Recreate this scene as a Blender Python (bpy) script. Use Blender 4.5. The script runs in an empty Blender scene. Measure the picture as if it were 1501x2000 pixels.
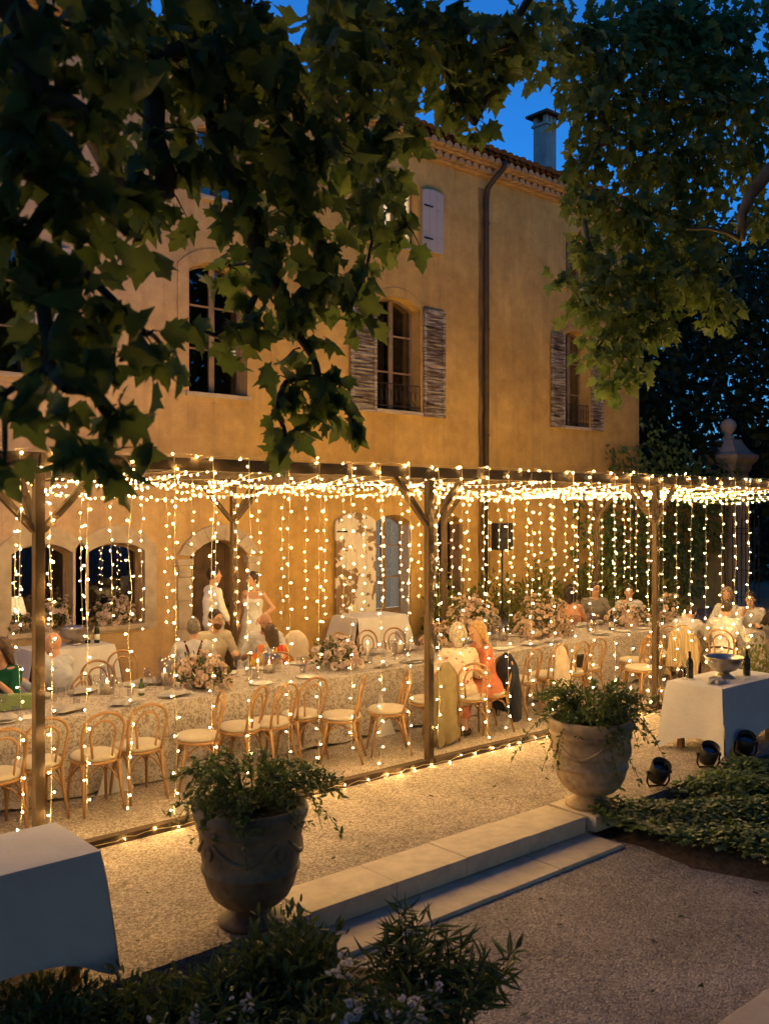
import bpy, bmesh, math, random
import numpy as np
from mathutils import Vector, Matrix, geometry

random.seed(7); RNG = np.random.default_rng(11)
SC = bpy.context.scene
COL = SC.collection
PI = math.pi
R = math.radians

# ------------------------------------------------------------------ camera, sky, exposure
FPX, CAMH, CX, HY = 1840.0, 2.7, 750.5, 993.0
AZ = R(49.011)                       # viewing direction measured from the facade direction (+X)
cam_d = bpy.data.cameras.new('camera'); cam = bpy.data.objects.new('camera', cam_d); COL.objects.link(cam)
cam.location = (0, 0, CAMH); cam.rotation_euler = (R(90), 0, AZ - R(90))
cam_d.sensor_fit = 'VERTICAL'; cam_d.sensor_height = 36; cam_d.sensor_width = 27
cam_d.lens = 36 * FPX / 2000; cam_d.shift_y = -7 / 2000
cam_d.clip_start = .05; cam_d.clip_end = 900
SC.camera = cam
cam_d.dof.use_dof = True; cam_d.dof.focus_distance = 11.0; cam_d.dof.aperture_fstop = 2.8

W = bpy.data.worlds.new('World'); SC.world = W; W.use_nodes = True
wn = W.node_tree.nodes; wl = W.node_tree.links
bg = wn['Background']; sky = wn.new('ShaderNodeTexSky'); sky.sky_type = 'NISHITA'; sky.sun_disc = False
sky.sun_elevation = R(6); sky.sun_rotation = R(200); sky.altitude = 100; sky.dust_density = .3; sky.ozone_density = 7.0
hs = wn.new('ShaderNodeHueSaturation'); hs.inputs['Saturation'].default_value = 1.0
wl.new(sky.outputs[0], hs.inputs['Color']); wl.new(hs.outputs[0], bg.inputs['Color'])
bg.inputs['Strength'].default_value = .245
vs = SC.view_settings; vs.view_transform = 'Standard'; vs.look = 'None'; vs.gamma = 1; vs.exposure = 0.28
try: vs.use_curve_mapping = False
except Exception: pass
cy = SC.cycles
cy.use_denoising = True; cy.max_bounces = 6; cy.diffuse_bounces = 3; cy.glossy_bounces = 3; cy.transparent_max_bounces = 24
cy.transmission_bounces = 4; cy.sample_clamp_indirect = 4.0; cy.caustics_reflective = False; cy.caustics_refractive = False
try: cy.use_light_tree = True
except Exception: pass
BULB = 900.0                          # radiance of a fairy-light bulb

# ------------------------------------------------------------------ where a view ray meets a known plane
_v = (math.cos(AZ), math.sin(AZ)); _r = (math.sin(AZ), -math.cos(AZ))
def ray(px, py):
    a = (px - CX) / FPX
    return (_v[0] + _r[0]*a, _v[1] + _r[1]*a, (HY - py) / FPX)
def onz(px, py, z=0.0):
    r = ray(px, py); t = (z - CAMH) / r[2]; return Vector((r[0]*t, r[1]*t, z))
def ony(px, py, y):
    r = ray(px, py); t = y / r[1]; return Vector((r[0]*t, y, CAMH + r[2]*t))
def atd(px, py, d):
    r = ray(px, py); return Vector((r[0]*d, r[1]*d, CAMH + r[2]*d))

# ------------------------------------------------------------------ materials
MATS = {}
def mat(name, col, rough=.75, var=.18, scale=6.0, bump=0.0, bscale=80.0, metal=0.0, spec=.35, dirt=None, dscale=2.0, sheen=0, isl=0.0):
    m = bpy.data.materials.new(name); m.use_nodes = True; MATS[name] = m
    n = m.node_tree.nodes; l = m.node_tree.links; p = n['Principled BSDF']
    p.inputs['Roughness'].default_value = rough; p.inputs['Metallic'].default_value = metal
    p.inputs['Specular IOR Level'].default_value = spec
    if sheen: p.inputs['Sheen Weight'].default_value = sheen
    tc = n.new('ShaderNodeTexCoord')
    nz = n.new('ShaderNodeTexNoise'); nz.inputs['Scale'].default_value = scale; nz.inputs['Detail'].default_value = 6
    l.new(tc.outputs['Object'], nz.inputs['Vector'])
    rp = n.new('ShaderNodeMapRange'); rp.inputs[1].default_value = .3; rp.inputs[2].default_value = .7
    rp.inputs[3].default_value = 1 - var; rp.inputs[4].default_value = 1 + var
    l.new(nz.outputs[0], rp.inputs[0])
    mx = n.new('ShaderNodeVectorMath'); mx.operation = 'SCALE'; mx.inputs[0].default_value = col[:3]
    l.new(rp.outputs[0], mx.inputs['Scale']); out = mx.outputs[0]
    if isl:
        g = n.new('ShaderNodeNewGeometry'); mr = n.new('ShaderNodeMapRange'); mr.inputs[3].default_value = 1 - isl; mr.inputs[4].default_value = 1 + isl
        l.new(g.outputs['Random Per Island'], mr.inputs[0])
        s2 = n.new('ShaderNodeVectorMath'); s2.operation = 'SCALE'; l.new(out, s2.inputs[0]); l.new(mr.outputs[0], s2.inputs['Scale']); out = s2.outputs[0]
    if dirt:
        nd = n.new('ShaderNodeTexNoise'); nd.inputs['Scale'].default_value = dscale; nd.inputs['Detail'].default_value = 8; nd.inputs['Roughness'].default_value = .65
        l.new(tc.outputs['Object'], nd.inputs['Vector'])
        cr = n.new('ShaderNodeMapRange'); cr.inputs[1].default_value = .48; cr.inputs[2].default_value = .72; l.new(nd.outputs[0], cr.inputs[0])
        mm = n.new('ShaderNodeMix'); mm.data_type = 'RGBA'; l.new(cr.outputs[0], mm.inputs[0]); l.new(out, mm.inputs[6]); mm.inputs[7].default_value = (*dirt, 1); out = mm.outputs[2]
    l.new(out, p.inputs['Base Color'])
    if bump:
        nb = n.new('ShaderNodeTexNoise'); nb.inputs['Scale'].default_value = bscale; nb.inputs['Detail'].default_value = 5
        l.new(tc.outputs['Object'], nb.inputs['Vector'])
        b = n.new('ShaderNodeBump'); b.inputs['Strength'].default_value = min(1, bump); b.inputs['Distance'].default_value = .02 if bscale < 40 else .008
        l.new(nb.outputs[0], b.inputs['Height']); l.new(b.outputs[0], p.inputs['Normal'])
    return m
def emis(name, col, s):
    m = bpy.data.materials.new(name); m.use_nodes = True; n = m.node_tree.nodes; l = m.node_tree.links
    n.remove(n['Principled BSDF']); e = n.new('ShaderNodeEmission'); e.inputs[0].default_value = (*col, 1); e.inputs[1].default_value = s
    l.new(e.outputs[0], n['Material Output'].inputs[0]); MATS[name] = m; return m
def glassy(name, tint=(1, 1, 1), gl=.12, rough=.02):
    m = bpy.data.materials.new(name); m.use_nodes = True; n = m.node_tree.nodes; l = m.node_tree.links
    n.remove(n['Principled BSDF'])
    t = n.new('ShaderNodeBsdfTransparent'); t.inputs[0].default_value = (*tint, 1)
    g = n.new('ShaderNodeBsdfGlossy'); g.inputs['Roughness'].default_value = rough
    lw = n.new('ShaderNodeLayerWeight'); lw.inputs[0].default_value = .35
    ad = n.new('ShaderNodeMath'); ad.operation = 'MULTIPLY_ADD'; ad.inputs[1].default_value = .35; ad.inputs[2].default_value = gl
    l.new(lw.outputs['Facing'], ad.inputs[0])
    mx = n.new('ShaderNodeMixShader'); l.new(ad.outputs[0], mx.inputs[0]); l.new(t.outputs[0], mx.inputs[1]); l.new(g.outputs[0], mx.inputs[2])
    l.new(mx.outputs[0], n['Material Output'].inputs[0]); MATS[name] = m; return m
def leafmat(name, col, col2, trans=.35, gloss=.5):
    m = bpy.data.materials.new(name); m.use_nodes = True; n = m.node_tree.nodes; l = m.node_tree.links
    p = n['Principled BSDF']; p.inputs['Roughness'].default_value = gloss; p.inputs['Specular IOR Level'].default_value = .3
    g = n.new('ShaderNodeNewGeometry'); oi = n.new('ShaderNodeObjectInfo'); ad = n.new('ShaderNodeMath'); ad.operation = 'ADD'
    l.new(g.outputs['Random Per Island'], ad.inputs[0]); l.new(oi.outputs['Random'], ad.inputs[1])
    fr = n.new('ShaderNodeMath'); fr.operation = 'FRACT'; l.new(ad.outputs[0], fr.inputs[0])
    mm = n.new('ShaderNodeMix'); mm.data_type = 'RGBA'; mm.inputs[6].default_value = (*col, 1); mm.inputs[7].default_value = (*col2, 1); l.new(fr.outputs[0], mm.inputs[0])
    l.new(mm.outputs[2], p.inputs['Base Color'])
    t = n.new('ShaderNodeBsdfTranslucent'); l.new(mm.outputs[2], t.inputs[0])
    mx = n.new('ShaderNodeMixShader'); mx.inputs[0].default_value = trans
    l.new(p.outputs[0], mx.inputs[1]); l.new(t.outputs[0], mx.inputs[2]); l.new(mx.outputs[0], n['Material Output'].inputs[0]); MATS[name] = m; return m

# plaster with stains, patches and fine cracks
def plaster_mat():
    m = mat('plaster', (.55, .345, .11), rough=.92, var=.16, scale=.8, bump=.5, bscale=35, dirt=(.45, .265, .08), dscale=.55, spec=.1)
    n = m.node_tree.nodes; l = m.node_tree.links; p = n['Principled BSDF']
    base = p.inputs['Base Color'].links[0].from_socket
    tc = n.new('ShaderNodeTexCoord')
    # paler, pinker to the left: whiter light there, painted into the plaster colour
    sx = n.new('ShaderNodeSeparateXYZ'); l.new(tc.outputs['Object'], sx.inputs[0])
    wob = n.new('ShaderNodeTexNoise'); wob.inputs['Scale'].default_value = .35; l.new(tc.outputs['Object'], wob.inputs['Vector'])
    add = n.new('ShaderNodeMath'); add.operation = 'MULTIPLY_ADD'; add.inputs[1].default_value = 4.0; l.new(wob.outputs[0], add.inputs[0]); l.new(sx.outputs[0], add.inputs[2])
    mr = n.new('ShaderNodeMapRange'); mr.inputs[1].default_value = 6.2; mr.inputs[2].default_value = 11.4; mr.inputs[3].default_value = 1; mr.inputs[4].default_value = 0; l.new(add.outputs[0], mr.inputs[0])
    mm = n.new('ShaderNodeMix'); mm.data_type = 'RGBA'; l.new(mr.outputs[0], mm.inputs[0]); l.new(base, mm.inputs[6]); mm.inputs[7].default_value = (.52, .375, .27, 1)
    # hairline cracks
    vo = n.new('ShaderNodeTexVoronoi'); vo.feature = 'DISTANCE_TO_EDGE'; vo.inputs['Scale'].default_value = .42
    nz = n.new('ShaderNodeTexNoise'); nz.inputs['Scale'].default_value = 1.6; nz.inputs['Detail'].default_value = 8
    l.new(tc.outputs['Object'], nz.inputs['Vector'])
    vm = n.new('ShaderNodeVectorMath'); vm.operation = 'MULTIPLY_ADD'; vm.inputs[1].default_value = (.9, .9, .9)
    l.new(nz.outputs[1], vm.inputs[0]); l.new(tc.outputs['Object'], vm.inputs[2]); l.new(vm.outputs[0], vo.inputs['Vector'])
    ck = n.new('ShaderNodeMapRange'); ck.inputs[1].default_value = .0; ck.inputs[2].default_value = .006; ck.inputs[3].default_value = .14; ck.inputs[4].default_value = 0; l.new(vo.outputs['Distance'], ck.inputs[0])
    m2 = n.new('ShaderNodeMix'); m2.data_type = 'RGBA'; l.new(ck.outputs[0], m2.inputs[0]); l.new(mm.outputs[2], m2.inputs[6]); m2.inputs[7].default_value = (.16, .10, .05, 1)
    nb2 = n.new('ShaderNodeTexNoise'); nb2.inputs['Scale'].default_value = 2.6; nb2.inputs['Detail'].default_value = 12; nb2.inputs['Roughness'].default_value = .75; l.new(tc.outputs['Object'], nb2.inputs['Vector'])
    nr2 = n.new('ShaderNodeMapRange'); nr2.inputs[1].default_value = .32; nr2.inputs[2].default_value = .68; nr2.inputs[3].default_value = .80; nr2.inputs[4].default_value = 1.16; l.new(nb2.outputs[0], nr2.inputs[0])
    mp = n.new('ShaderNodeMapping'); mp.inputs['Scale'].default_value = (2.4, 1, .16); l.new(tc.outputs['Object'], mp.inputs[0])
    st = n.new('ShaderNodeTexNoise'); st.inputs['Scale'].default_value = 2.2; st.inputs['Detail'].default_value = 9; st.inputs['Roughness'].default_value = .7; l.new(mp.outputs[0], st.inputs['Vector'])
    sr = n.new('ShaderNodeMapRange'); sr.inputs[1].default_value = .49; sr.inputs[2].default_value = .74; sr.inputs[3].default_value = 0; sr.inputs[4].default_value = .5; l.new(st.outputs[0], sr.inputs[0])
    m3 = n.new('ShaderNodeMix'); m3.data_type = 'RGBA'; l.new(sr.outputs[0], m3.inputs[0]); l.new(m2.outputs[2], m3.inputs[6]); m3.inputs[7].default_value = (.27, .17, .08, 1)
    sp2 = n.new('ShaderNodeTexNoise'); sp2.inputs['Scale'].default_value = 4.5; sp2.inputs['Detail'].default_value = 10; sp2.inputs['Roughness'].default_value = .8; l.new(tc.outputs['Object'], sp2.inputs['Vector'])
    s3 = n.new('ShaderNodeMapRange'); s3.inputs[1].default_value = .57; s3.inputs[2].default_value = .66; s3.inputs[3].default_value = 0; s3.inputs[4].default_value = .35; l.new(sp2.outputs[0], s3.inputs[0])
    m4 = n.new('ShaderNodeMix'); m4.data_type = 'RGBA'; l.new(s3.outputs[0], m4.inputs[0]); l.new(m3.outputs[2], m4.inputs[6]); m4.inputs[7].default_value = (.62, .44, .22, 1)
    sc2 = n.new('ShaderNodeVectorMath'); sc2.operation = 'SCALE'; l.new(m4.outputs[2], sc2.inputs[0]); l.new(nr2.outputs[0], sc2.inputs['Scale'])
    l.new(sc2.outputs[0], p.inputs['Base Color'])
    return m
def gravel_mat(name, a, b, c, sc=75):
    m = bpy.data.materials.new(name); m.use_nodes = True; MATS[name] = m
    n = m.node_tree.nodes; l = m.node_tree.links; p = n['Principled BSDF']; p.inputs['Roughness'].default_value = .9; p.inputs['Specular IOR Level'].default_value = .15
    tc = n.new('ShaderNodeTexCoord'); vo = n.new('ShaderNodeTexVoronoi'); vo.inputs['Scale'].default_value = sc; l.new(tc.outputs['Object'], vo.inputs['Vector'])
    sp = n.new('ShaderNodeSeparateColor'); l.new(vo.outputs['Color'], sp.inputs[0])
    cr = n.new('ShaderNodeValToRGB'); e = cr.color_ramp.elements; e[0].color = (*a, 1); e[1].color = (*c, 1); x = e.new(.5); x.color = (*b, 1)
    l.new(sp.outputs[0], cr.inputs[0])
    nz = n.new('ShaderNodeTexNoise'); nz.inputs['Scale'].default_value = .9; nz.inputs['Detail'].default_value = 8; nz.inputs['Roughness'].default_value = .7; l.new(tc.outputs['Object'], nz.inputs['Vector'])
    mr = n.new('ShaderNodeMapRange'); mr.inputs[1].default_value = .3; mr.inputs[2].default_value = .7; mr.inputs[3].default_value = .62; mr.inputs[4].default_value = 1.22; l.new(nz.outputs[0], mr.inputs[0])
    s = n.new('ShaderNodeVectorMath'); s.operation = 'SCALE'; l.new(cr.outputs[0], s.inputs[0]); l.new(mr.outputs[0], s.inputs['Scale']); l.new(s.outputs[0], p.inputs['Base Color'])
    ad = n.new('ShaderNodeMath'); ad.operation = 'MULTIPLY_ADD'; ad.inputs[1].default_value = -1.0; l.new(vo.outputs['Distance'], ad.inputs[0]); l.new(sp.outputs[1], ad.inputs[2])
    b_ = n.new('ShaderNodeBump'); b_.inputs['Strength'].default_value = 1; b_.inputs['Distance'].default_value = .012; l.new(ad.outputs[0], b_.inputs['Height'])
    nz2 = n.new('ShaderNodeBump'); nz2.inputs['Strength'].default_value = .6; nz2.inputs['Distance'].default_value = .06
    n3 = n.new('ShaderNodeTexNoise'); n3.inputs['Scale'].default_value = 9; n3.inputs['Detail'].default_value = 4; l.new(tc.outputs['Object'], n3.inputs['Vector'])
    l.new(n3.outputs[0], nz2.inputs['Height']); l.new(b_.outputs[0], nz2.inputs['Normal']); l.new(nz2.outputs[0], p.inputs['Normal'])
    return m
def two_tone(name, c1, c2, scale, lo, hi, rough=.8, detail=8, dist=0.0, mapping=(1, 1, 1), bump=.3):
    """worn paint or printed cloth: two colours split by a distorted noise"""
    m = bpy.data.materials.new(name); m.use_nodes = True; MATS[name] = m
    n = m.node_tree.nodes; l = m.node_tree.links; p = n['Principled BSDF']; p.inputs['Roughness'].default_value = rough; p.inputs['Specular IOR Level'].default_value = .2
    tc = n.new('ShaderNodeTexCoord'); mp = n.new('ShaderNodeMapping'); mp.inputs['Scale'].default_value = mapping; l.new(tc.outputs['Object'], mp.inputs[0])
    nz = n.new('ShaderNodeTexNoise'); nz.inputs['Scale'].default_value = scale; nz.inputs['Detail'].default_value = detail; nz.inputs['Distortion'].default_value = dist; nz.inputs['Roughness'].default_value = .62
    l.new(mp.outputs[0], nz.inputs['Vector'])
    mr = n.new('ShaderNodeMapRange'); mr.inputs[1].default_value = lo; mr.inputs[2].default_value = hi; l.new(nz.outputs[0], mr.inputs[0])
    mm = n.new('ShaderNodeMix'); mm.data_type = 'RGBA'; l.new(mr.outputs[0], mm.inputs[0]); mm.inputs[6].default_value = (*c1, 1); mm.inputs[7].default_value = (*c2, 1)
    l.new(mm.outputs[2], p.inputs['Base Color'])
    if bump:
        b = n.new('ShaderNodeBump'); b.inputs['Strength'].default_value = bump; b.inputs['Distance'].default_value = .004; l.new(mr.outputs[0], b.inputs['Height']); l.new(b.outputs[0], p.inputs['Normal'])
    return m
def stripes(name, c1, c2, scale, axis=0, c3=None, checker=False):
    m = bpy.data.materials.new(name); m.use_nodes = True; MATS[name] = m
    n = m.node_tree.nodes; l = m.node_tree.links; p = n['Principled BSDF']; p.inputs['Roughness'].default_value = .9
    tc = n.new('ShaderNodeTexCoord')
    if checker:
        vo = n.new('ShaderNodeTexVoronoi'); vo.distance = 'CHEBYCHEV'; vo.inputs['Scale'].default_value = scale; vo.inputs['Randomness'].default_value = 0; l.new(tc.outputs['Object'], vo.inputs['Vector'])
        sp = n.new('ShaderNodeSeparateColor'); l.new(vo.outputs['Color'], sp.inputs[0])
        cr = n.new('ShaderNodeValToRGB'); cr.color_ramp.interpolation = 'CONSTANT'; e = cr.color_ramp.elements
        e[0].color = (.55, .06, .03, 1); e[1].position = .2; e[1].color = (.7, .42, .05, 1)
        for q, cc in ((.4, (.6, .5, .4)), (.6, (.12, .18, .4)), (.78, (.65, .2, .05))): x = e.new(q); x.color = (*cc, 1)
        l.new(sp.outputs[0], cr.inputs[0]); l.new(cr.outputs[0], p.inputs['Base Color'])
    else:
        w = n.new('ShaderNodeTexWave'); w.bands_direction = 'XYZ'[axis]; w.inputs['Scale'].default_value = scale; w.inputs['Distortion'].default_value = .6; l.new(tc.outputs['Object'], w.inputs['Vector'])
        mm = n.new('ShaderNodeMix'); mm.data_type = 'RGBA'; l.new(w.outputs[1], mm.inputs[0]); mm.inputs[6].default_value = (*c1, 1); mm.inputs[7].default_value = (*c2, 1); l.new(mm.outputs[2], p.inputs['Base Color'])
    return m

plaster_mat()
gravel_mat('gravel', (.24, .19, .145), (.46, .38, .29), (.68, .59, .48))
gravel_mat('gravel_lower', (.25, .21, .175), (.41, .35, .295), (.58, .51, .44), 78)
mat('soil', (.075, .05, .03), rough=1, var=.4, scale=12, bump=1, bscale=30)
mat('stone', (.46, .37, .27), rough=.85, var=.14, scale=5, bump=.4, bscale=60, dirt=(.34, .27, .19), dscale=3)
mat('stone_step', (.60, .50, .37), rough=.85, var=.10, scale=9, bump=.25, bscale=140, dirt=(.46, .38, .28), dscale=5)
mat('terracotta', (.11, .058, .033), rough=.9, var=.35, scale=4, bump=.4, bscale=40, dirt=(.055, .036, .026), dscale=2.5)
mat('chimney_render', (.36, .33, .29), rough=.95, var=.2, scale=4, bump=.4, bscale=30)
mat('genoise', (.45, .29, .15), rough=.9, var=.25, scale=6, bump=.3, bscale=40)
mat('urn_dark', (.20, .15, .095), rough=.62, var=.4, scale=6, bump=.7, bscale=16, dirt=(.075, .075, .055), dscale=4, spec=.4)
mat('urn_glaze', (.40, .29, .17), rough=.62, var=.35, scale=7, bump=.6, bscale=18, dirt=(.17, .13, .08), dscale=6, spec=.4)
mat('pergola_wood', (.062, .038, .018), rough=.75, var=.3, scale=3, bump=.4, bscale=50)
mat('dark_wood', (.085, .05, .028), rough=.7, var=.35, scale=4, bump=.3, bscale=50)
mat('chair_wood', (.36, .20, .085), rough=.5, var=.2, scale=9)
mat('cushion_linen', (.50, .43, .33), rough=.95, var=.06, scale=30, bump=.3, bscale=300)
mat('white_linen', (.60, .57, .55), rough=.95, var=.05, scale=5, bump=.25, bscale=26, sheen=.2)
mat('grey_linen', (.42, .38, .34), rough=.95, var=.1, scale=9, bump=.3, bscale=200)
mat('iron', (.03, .026, .022), rough=.55, var=.3, scale=10, metal=.4)
mat('pipe_zinc', (.055, .038, .024), rough=.6, var=.3, scale=3, metal=.2)
mat('black_plastic', (.018, .018, .018), rough=.5, var=.2)
mat('black_grille', (.012, .012, .013), rough=.8, var=.3, scale=200)
mat('silver', (.52, .47, .40), rough=.32, var=.12, scale=12, metal=1.0, bump=.15, bscale=40)
mat('bottle_green', (.02, .028, .012), rough=.08, var=.1, spec=.6)
mat('bottle_olive', (.09, .15, .03), rough=.1, var=.1, spec=.6)
mat('paper', (.75, .72, .65), rough=.9, var=.04)
mat('porcelain', (.72, .69, .64), rough=.25, var=.03)
mat('wax', (.80, .70, .52), rough=.5, var=.03)
mat('cable', (.50, .42, .28), rough=.5, var=.1)
mat('window_wood', (.24, .16, .10), rough=.7, var=.25, scale=8, bump=.3, bscale=70)
mat('room_dark', (.08, .06, .045), rough=.9, var=.3, scale=2)
mat('curtain_cloth', (.40, .31, .22), rough=.95, var=.15, scale=5)
two_tone('peeling_shutter', (.66, .59, .46), (.24, .15, .075), 3.4, .515, .535, dist=.25, detail=14)
two_tone('worn_shutter', (.42, .37, .32), (.13, .085, .055), 3.0, .40, .56, dist=.3, mapping=(1, 1, 9))
two_tone('white_shutter', (.42, .37, .35), (.27, .22, .2), 2.0, .55, .8, mapping=(1, 1, 3))
two_tone('toile', (.52, .465, .41), (.27, .22, .17), 24, .47, .57, dist=1.8, detail=3, bump=0, rough=.95)
two_tone('floral', (.70, .58, .44), (.42, .05, .05), 14, .62, .66, dist=.5, detail=2, bump=0, rough=.95)
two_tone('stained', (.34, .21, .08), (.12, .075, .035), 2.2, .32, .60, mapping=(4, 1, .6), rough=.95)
leafmat('plane_leaf', (.10, .165, .04), (.19, .24, .06), .5)
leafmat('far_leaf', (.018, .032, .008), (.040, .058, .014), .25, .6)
leafmat('ivy_leaf', (.075, .14, .03), (.17, .225, .06), .28, .45)
leafmat('shrub_leaf', (.06, .10, .028), (.13, .165, .045), .28, .45)
leafmat('jasmine_leaf', (.06, .11, .025), (.14, .19, .045), .32, .45)
leafmat('hydrangea_leaf', (.10, .13, .025), (.24, .22, .05), .3)
leafmat('bouquet_leaf', (.06, .085, .03), (.13, .15, .06), .3)
leafmat('petal_cream', (.80, .70, .55), (.70, .46, .36), .3, .7)
leafmat('petal_pink', (.72, .50, .44), (.80, .72, .64), .3, .7)
leafmat('petal_white', (.62, .56, .55), (.78, .74, .72), .3, .7)
mat('bark', (.13, .105, .07), rough=.95, var=.35, scale=5, bump=.6, bscale=25, dirt=(.22, .19, .13), dscale=3)
mat('twig', (.06, .045, .025), rough=.9, var=.2)
emis('bulb_glow', (1.0, .60, .19), BULB)
emis('bulb_neck', (1.0, .50, .14), 9.0)
emis('flame', (1.0, .62, .22), 40)
glassy('window_glass', (.55, .52, .48), .10)
glassy('clear_glass', (.96, .95, .93), .025)
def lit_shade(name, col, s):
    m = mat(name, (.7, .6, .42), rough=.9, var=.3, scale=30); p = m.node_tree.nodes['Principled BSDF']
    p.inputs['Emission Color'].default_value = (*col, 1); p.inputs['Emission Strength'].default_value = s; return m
lit_shade('lamp_linen', (1, .72, .38), .45)
lit_shade('lit_room', (1, .88, .62), 1.6)
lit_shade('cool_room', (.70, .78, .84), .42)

# ------------------------------------------------------------------ mesh helpers
class MB:
    def __init__(s): s.v = []; s.f = []
    def add(s, vs, fs):
        b = len(s.v); s.v += [tuple(x) for x in vs]; s.f += [tuple(i + b for i in q) for q in fs]; return s
    def box(s, x0, x1, y0, y1, z0, z1):
        return s.add([(x0,y0,z0),(x1,y0,z0),(x1,y1,z0),(x0,y1,z0),(x0,y0,z1),(x1,y0,z1),(x1,y1,z1),(x0,y1,z1)],
                     [(0,3,2,1),(4,5,6,7),(0,1,5,4),(1,2,6,5),(2,3,7,6),(3,0,4,7)])
    def bar(s, a, b, w, h, up=(0, 0, 1)):
        a = Vector(a); b = Vector(b); d = (b - a).normalized(); u = Vector(up)
        if abs(d.dot(u)) > .95: u = Vector((0, 1, 0))
        x = d.cross(u).normalized() * w / 2; y = x.cross(d).normalized() * h / 2
        vs = [a - x - y, a + x - y, a + x + y, a - x + y, b - x - y, b + x - y, b + x + y, b - x + y]
        return s.add(vs, [(0,1,2,3),(7,6,5,4),(0,4,5,1),(1,5,6,2),(2,6,7,3),(3,7,4,0)])
    def tube(s, pts, rad, seg=6, cap=True):
        pts = [Vector(p) for p in pts]; n = len(pts)
        if not hasattr(rad, '__len__'): rad = [rad] * n
        t0 = (pts[1] - pts[0]).normalized(); u = t0.orthogonal().normalized(); vs = []; fs = []
        for i, p in enumerate(pts):
            t = (pts[min(i + 1, n - 1)] - pts[max(i - 1, 0)])
            t = t.normalized() if t.length > 1e-9 else t0
            u = (u - t * u.dot(t)); u = u.normalized() if u.length > 1e-6 else t.orthogonal().normalized()
            w = t.cross(u)
            for k in range(seg):
                a = 2 * PI * k / seg; vs.append(p + (u * math.cos(a) + w * math.sin(a)) * rad[i])
        for i in range(n - 1):
            for k in range(seg):
                fs.append((i*seg + k, i*seg + (k+1) % seg, (i+1)*seg + (k+1) % seg, (i+1)*seg + k))
        if cap: fs.append(tuple(range(seg - 1, -1, -1))); fs.append(tuple((n-1)*seg + k for k in range(seg)))
        return s.add(vs, fs)
    def lathe(s, prof, seg=16, c=(0, 0, 0), ax=None):
        vs = []; fs = []; n = len(prof)
        for r, z in prof:
            for k in range(seg):
                a = 2 * PI * k / seg; vs.append(Vector((r*math.cos(a), r*math.sin(a), z)))
        for i in range(n - 1):
            for k in range(seg): fs.append((i*seg + k, i*seg + (k+1) % seg, (i+1)*seg + (k+1) % seg, (i+1)*seg + k))
        if prof[0][0] > 1e-4: fs.append(tuple(range(seg - 1, -1, -1)))
        if prof[-1][0] > 1e-4: fs.append(tuple((n-1)*seg + k for k in range(seg)))
        if ax is not None:
            q = Vector((0, 0, 1)).rotation_difference(Vector(ax)); vs = [q @ v for v in vs]
        return s.add([v + Vector(c) for v in vs], fs)
    def prism(s, poly, off):
        """poly: 3-D outline; extruded by off"""
        n = len(poly); off = Vector(off); a = [Vector(p) for p in poly]; b = [p + off for p in a]
        fs = [tuple(range(n - 1, -1, -1)), tuple(range(n, 2*n))] + [(i, (i+1) % n, n + (i+1) % n, n + i) for i in range(n)]
        return s.add(a + b, fs)
    def sphere(s, c, r, seg=8, rings=6):
        rr = r if hasattr(r, '__len__') else (r, r, r)
        prof = [(math.sin(PI*i/rings), -math.cos(PI*i/rings)) for i in range(rings + 1)]
        b = MB().lathe(prof, seg)
        return s.add([(c[0] + x*rr[0], c[1] + y*rr[1], c[2] + z*rr[2]) for x, y, z in b.v], b.f)
    def mesh(s, name, smooth=False):
        me = bpy.data.meshes.new(name); me.from_pydata(s.v, [], s.f); me.update()
        if smooth: me.polygons.foreach_set('use_smooth', [True] * len(me.polygons))
        return me
    def build(s, name, m, parent=None, smooth=False, bevel=0):
        return obj(name, s.mesh(name, smooth), m, parent, bevel)
PLOC = {}
def obj(name, me, m, parent=None, bevel=0):
    o = bpy.data.objects.new(name, me); COL.objects.link(o)
    if m: me.materials.append(MATS[m] if isinstance(m, str) else m)
    if parent:
        o.parent = parent
        if parent.name in PLOC: o.matrix_parent_inverse = Matrix.Translation(-PLOC[parent.name])
    if bevel:
        b = o.modifiers.new('bevel', 'BEVEL'); b.width = bevel; b.segments = 2; b.limit_method = 'ANGLE'
    return o
def tag(o, label=None, cat=None, group=None, kind=None):
    if label: o['label'] = label
    if cat: o['category'] = cat
    if group: o['group'] = group
    if kind: o['kind'] = kind
    return o
def thing(name, label, cat, loc=(0, 0, 0), group=None, rz=0.0, world=False):
    """an Empty at the thing's base; world=True: its parts are given in world coordinates"""
    o = bpy.data.objects.new(name, None); COL.objects.link(o); o.location = loc; o.rotation_euler = (0, 0, rz); o.empty_display_size = .1
    if world: PLOC[o.name] = Vector(loc)
    return tag(o, label, cat, group)
def copy_tree(o, parent=None):
    c = o.copy(); COL.objects.link(c); c.parent = parent
    for ch in list(o.children): copy_tree(ch, c)
    return c
def struct(o): o['kind'] = 'structure'; return o
def stuff(o): o['kind'] = 'stuff'; return o
def tri_mesh(name, V, F, smooth=False):
    me = bpy.data.meshes.new(name); nv, nf, k = len(V), len(F), F.shape[1]
    me.vertices.add(nv); me.vertices.foreach_set('co', np.ascontiguousarray(V, np.float32).ravel())
    me.loops.add(nf * k); me.loops.foreach_set('vertex_index', np.ascontiguousarray(F, np.int32).ravel())
    me.polygons.add(nf); me.polygons.foreach_set('loop_start', np.arange(0, nf * k, k, dtype=np.int32))
    try: me.polygons.foreach_set('loop_total', np.full(nf, k, np.int32))
    except Exception: pass
    if smooth: me.polygons.foreach_set('use_smooth', np.ones(nf, bool))
    me.update(calc_edges=True); me.validate(); return me
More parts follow.
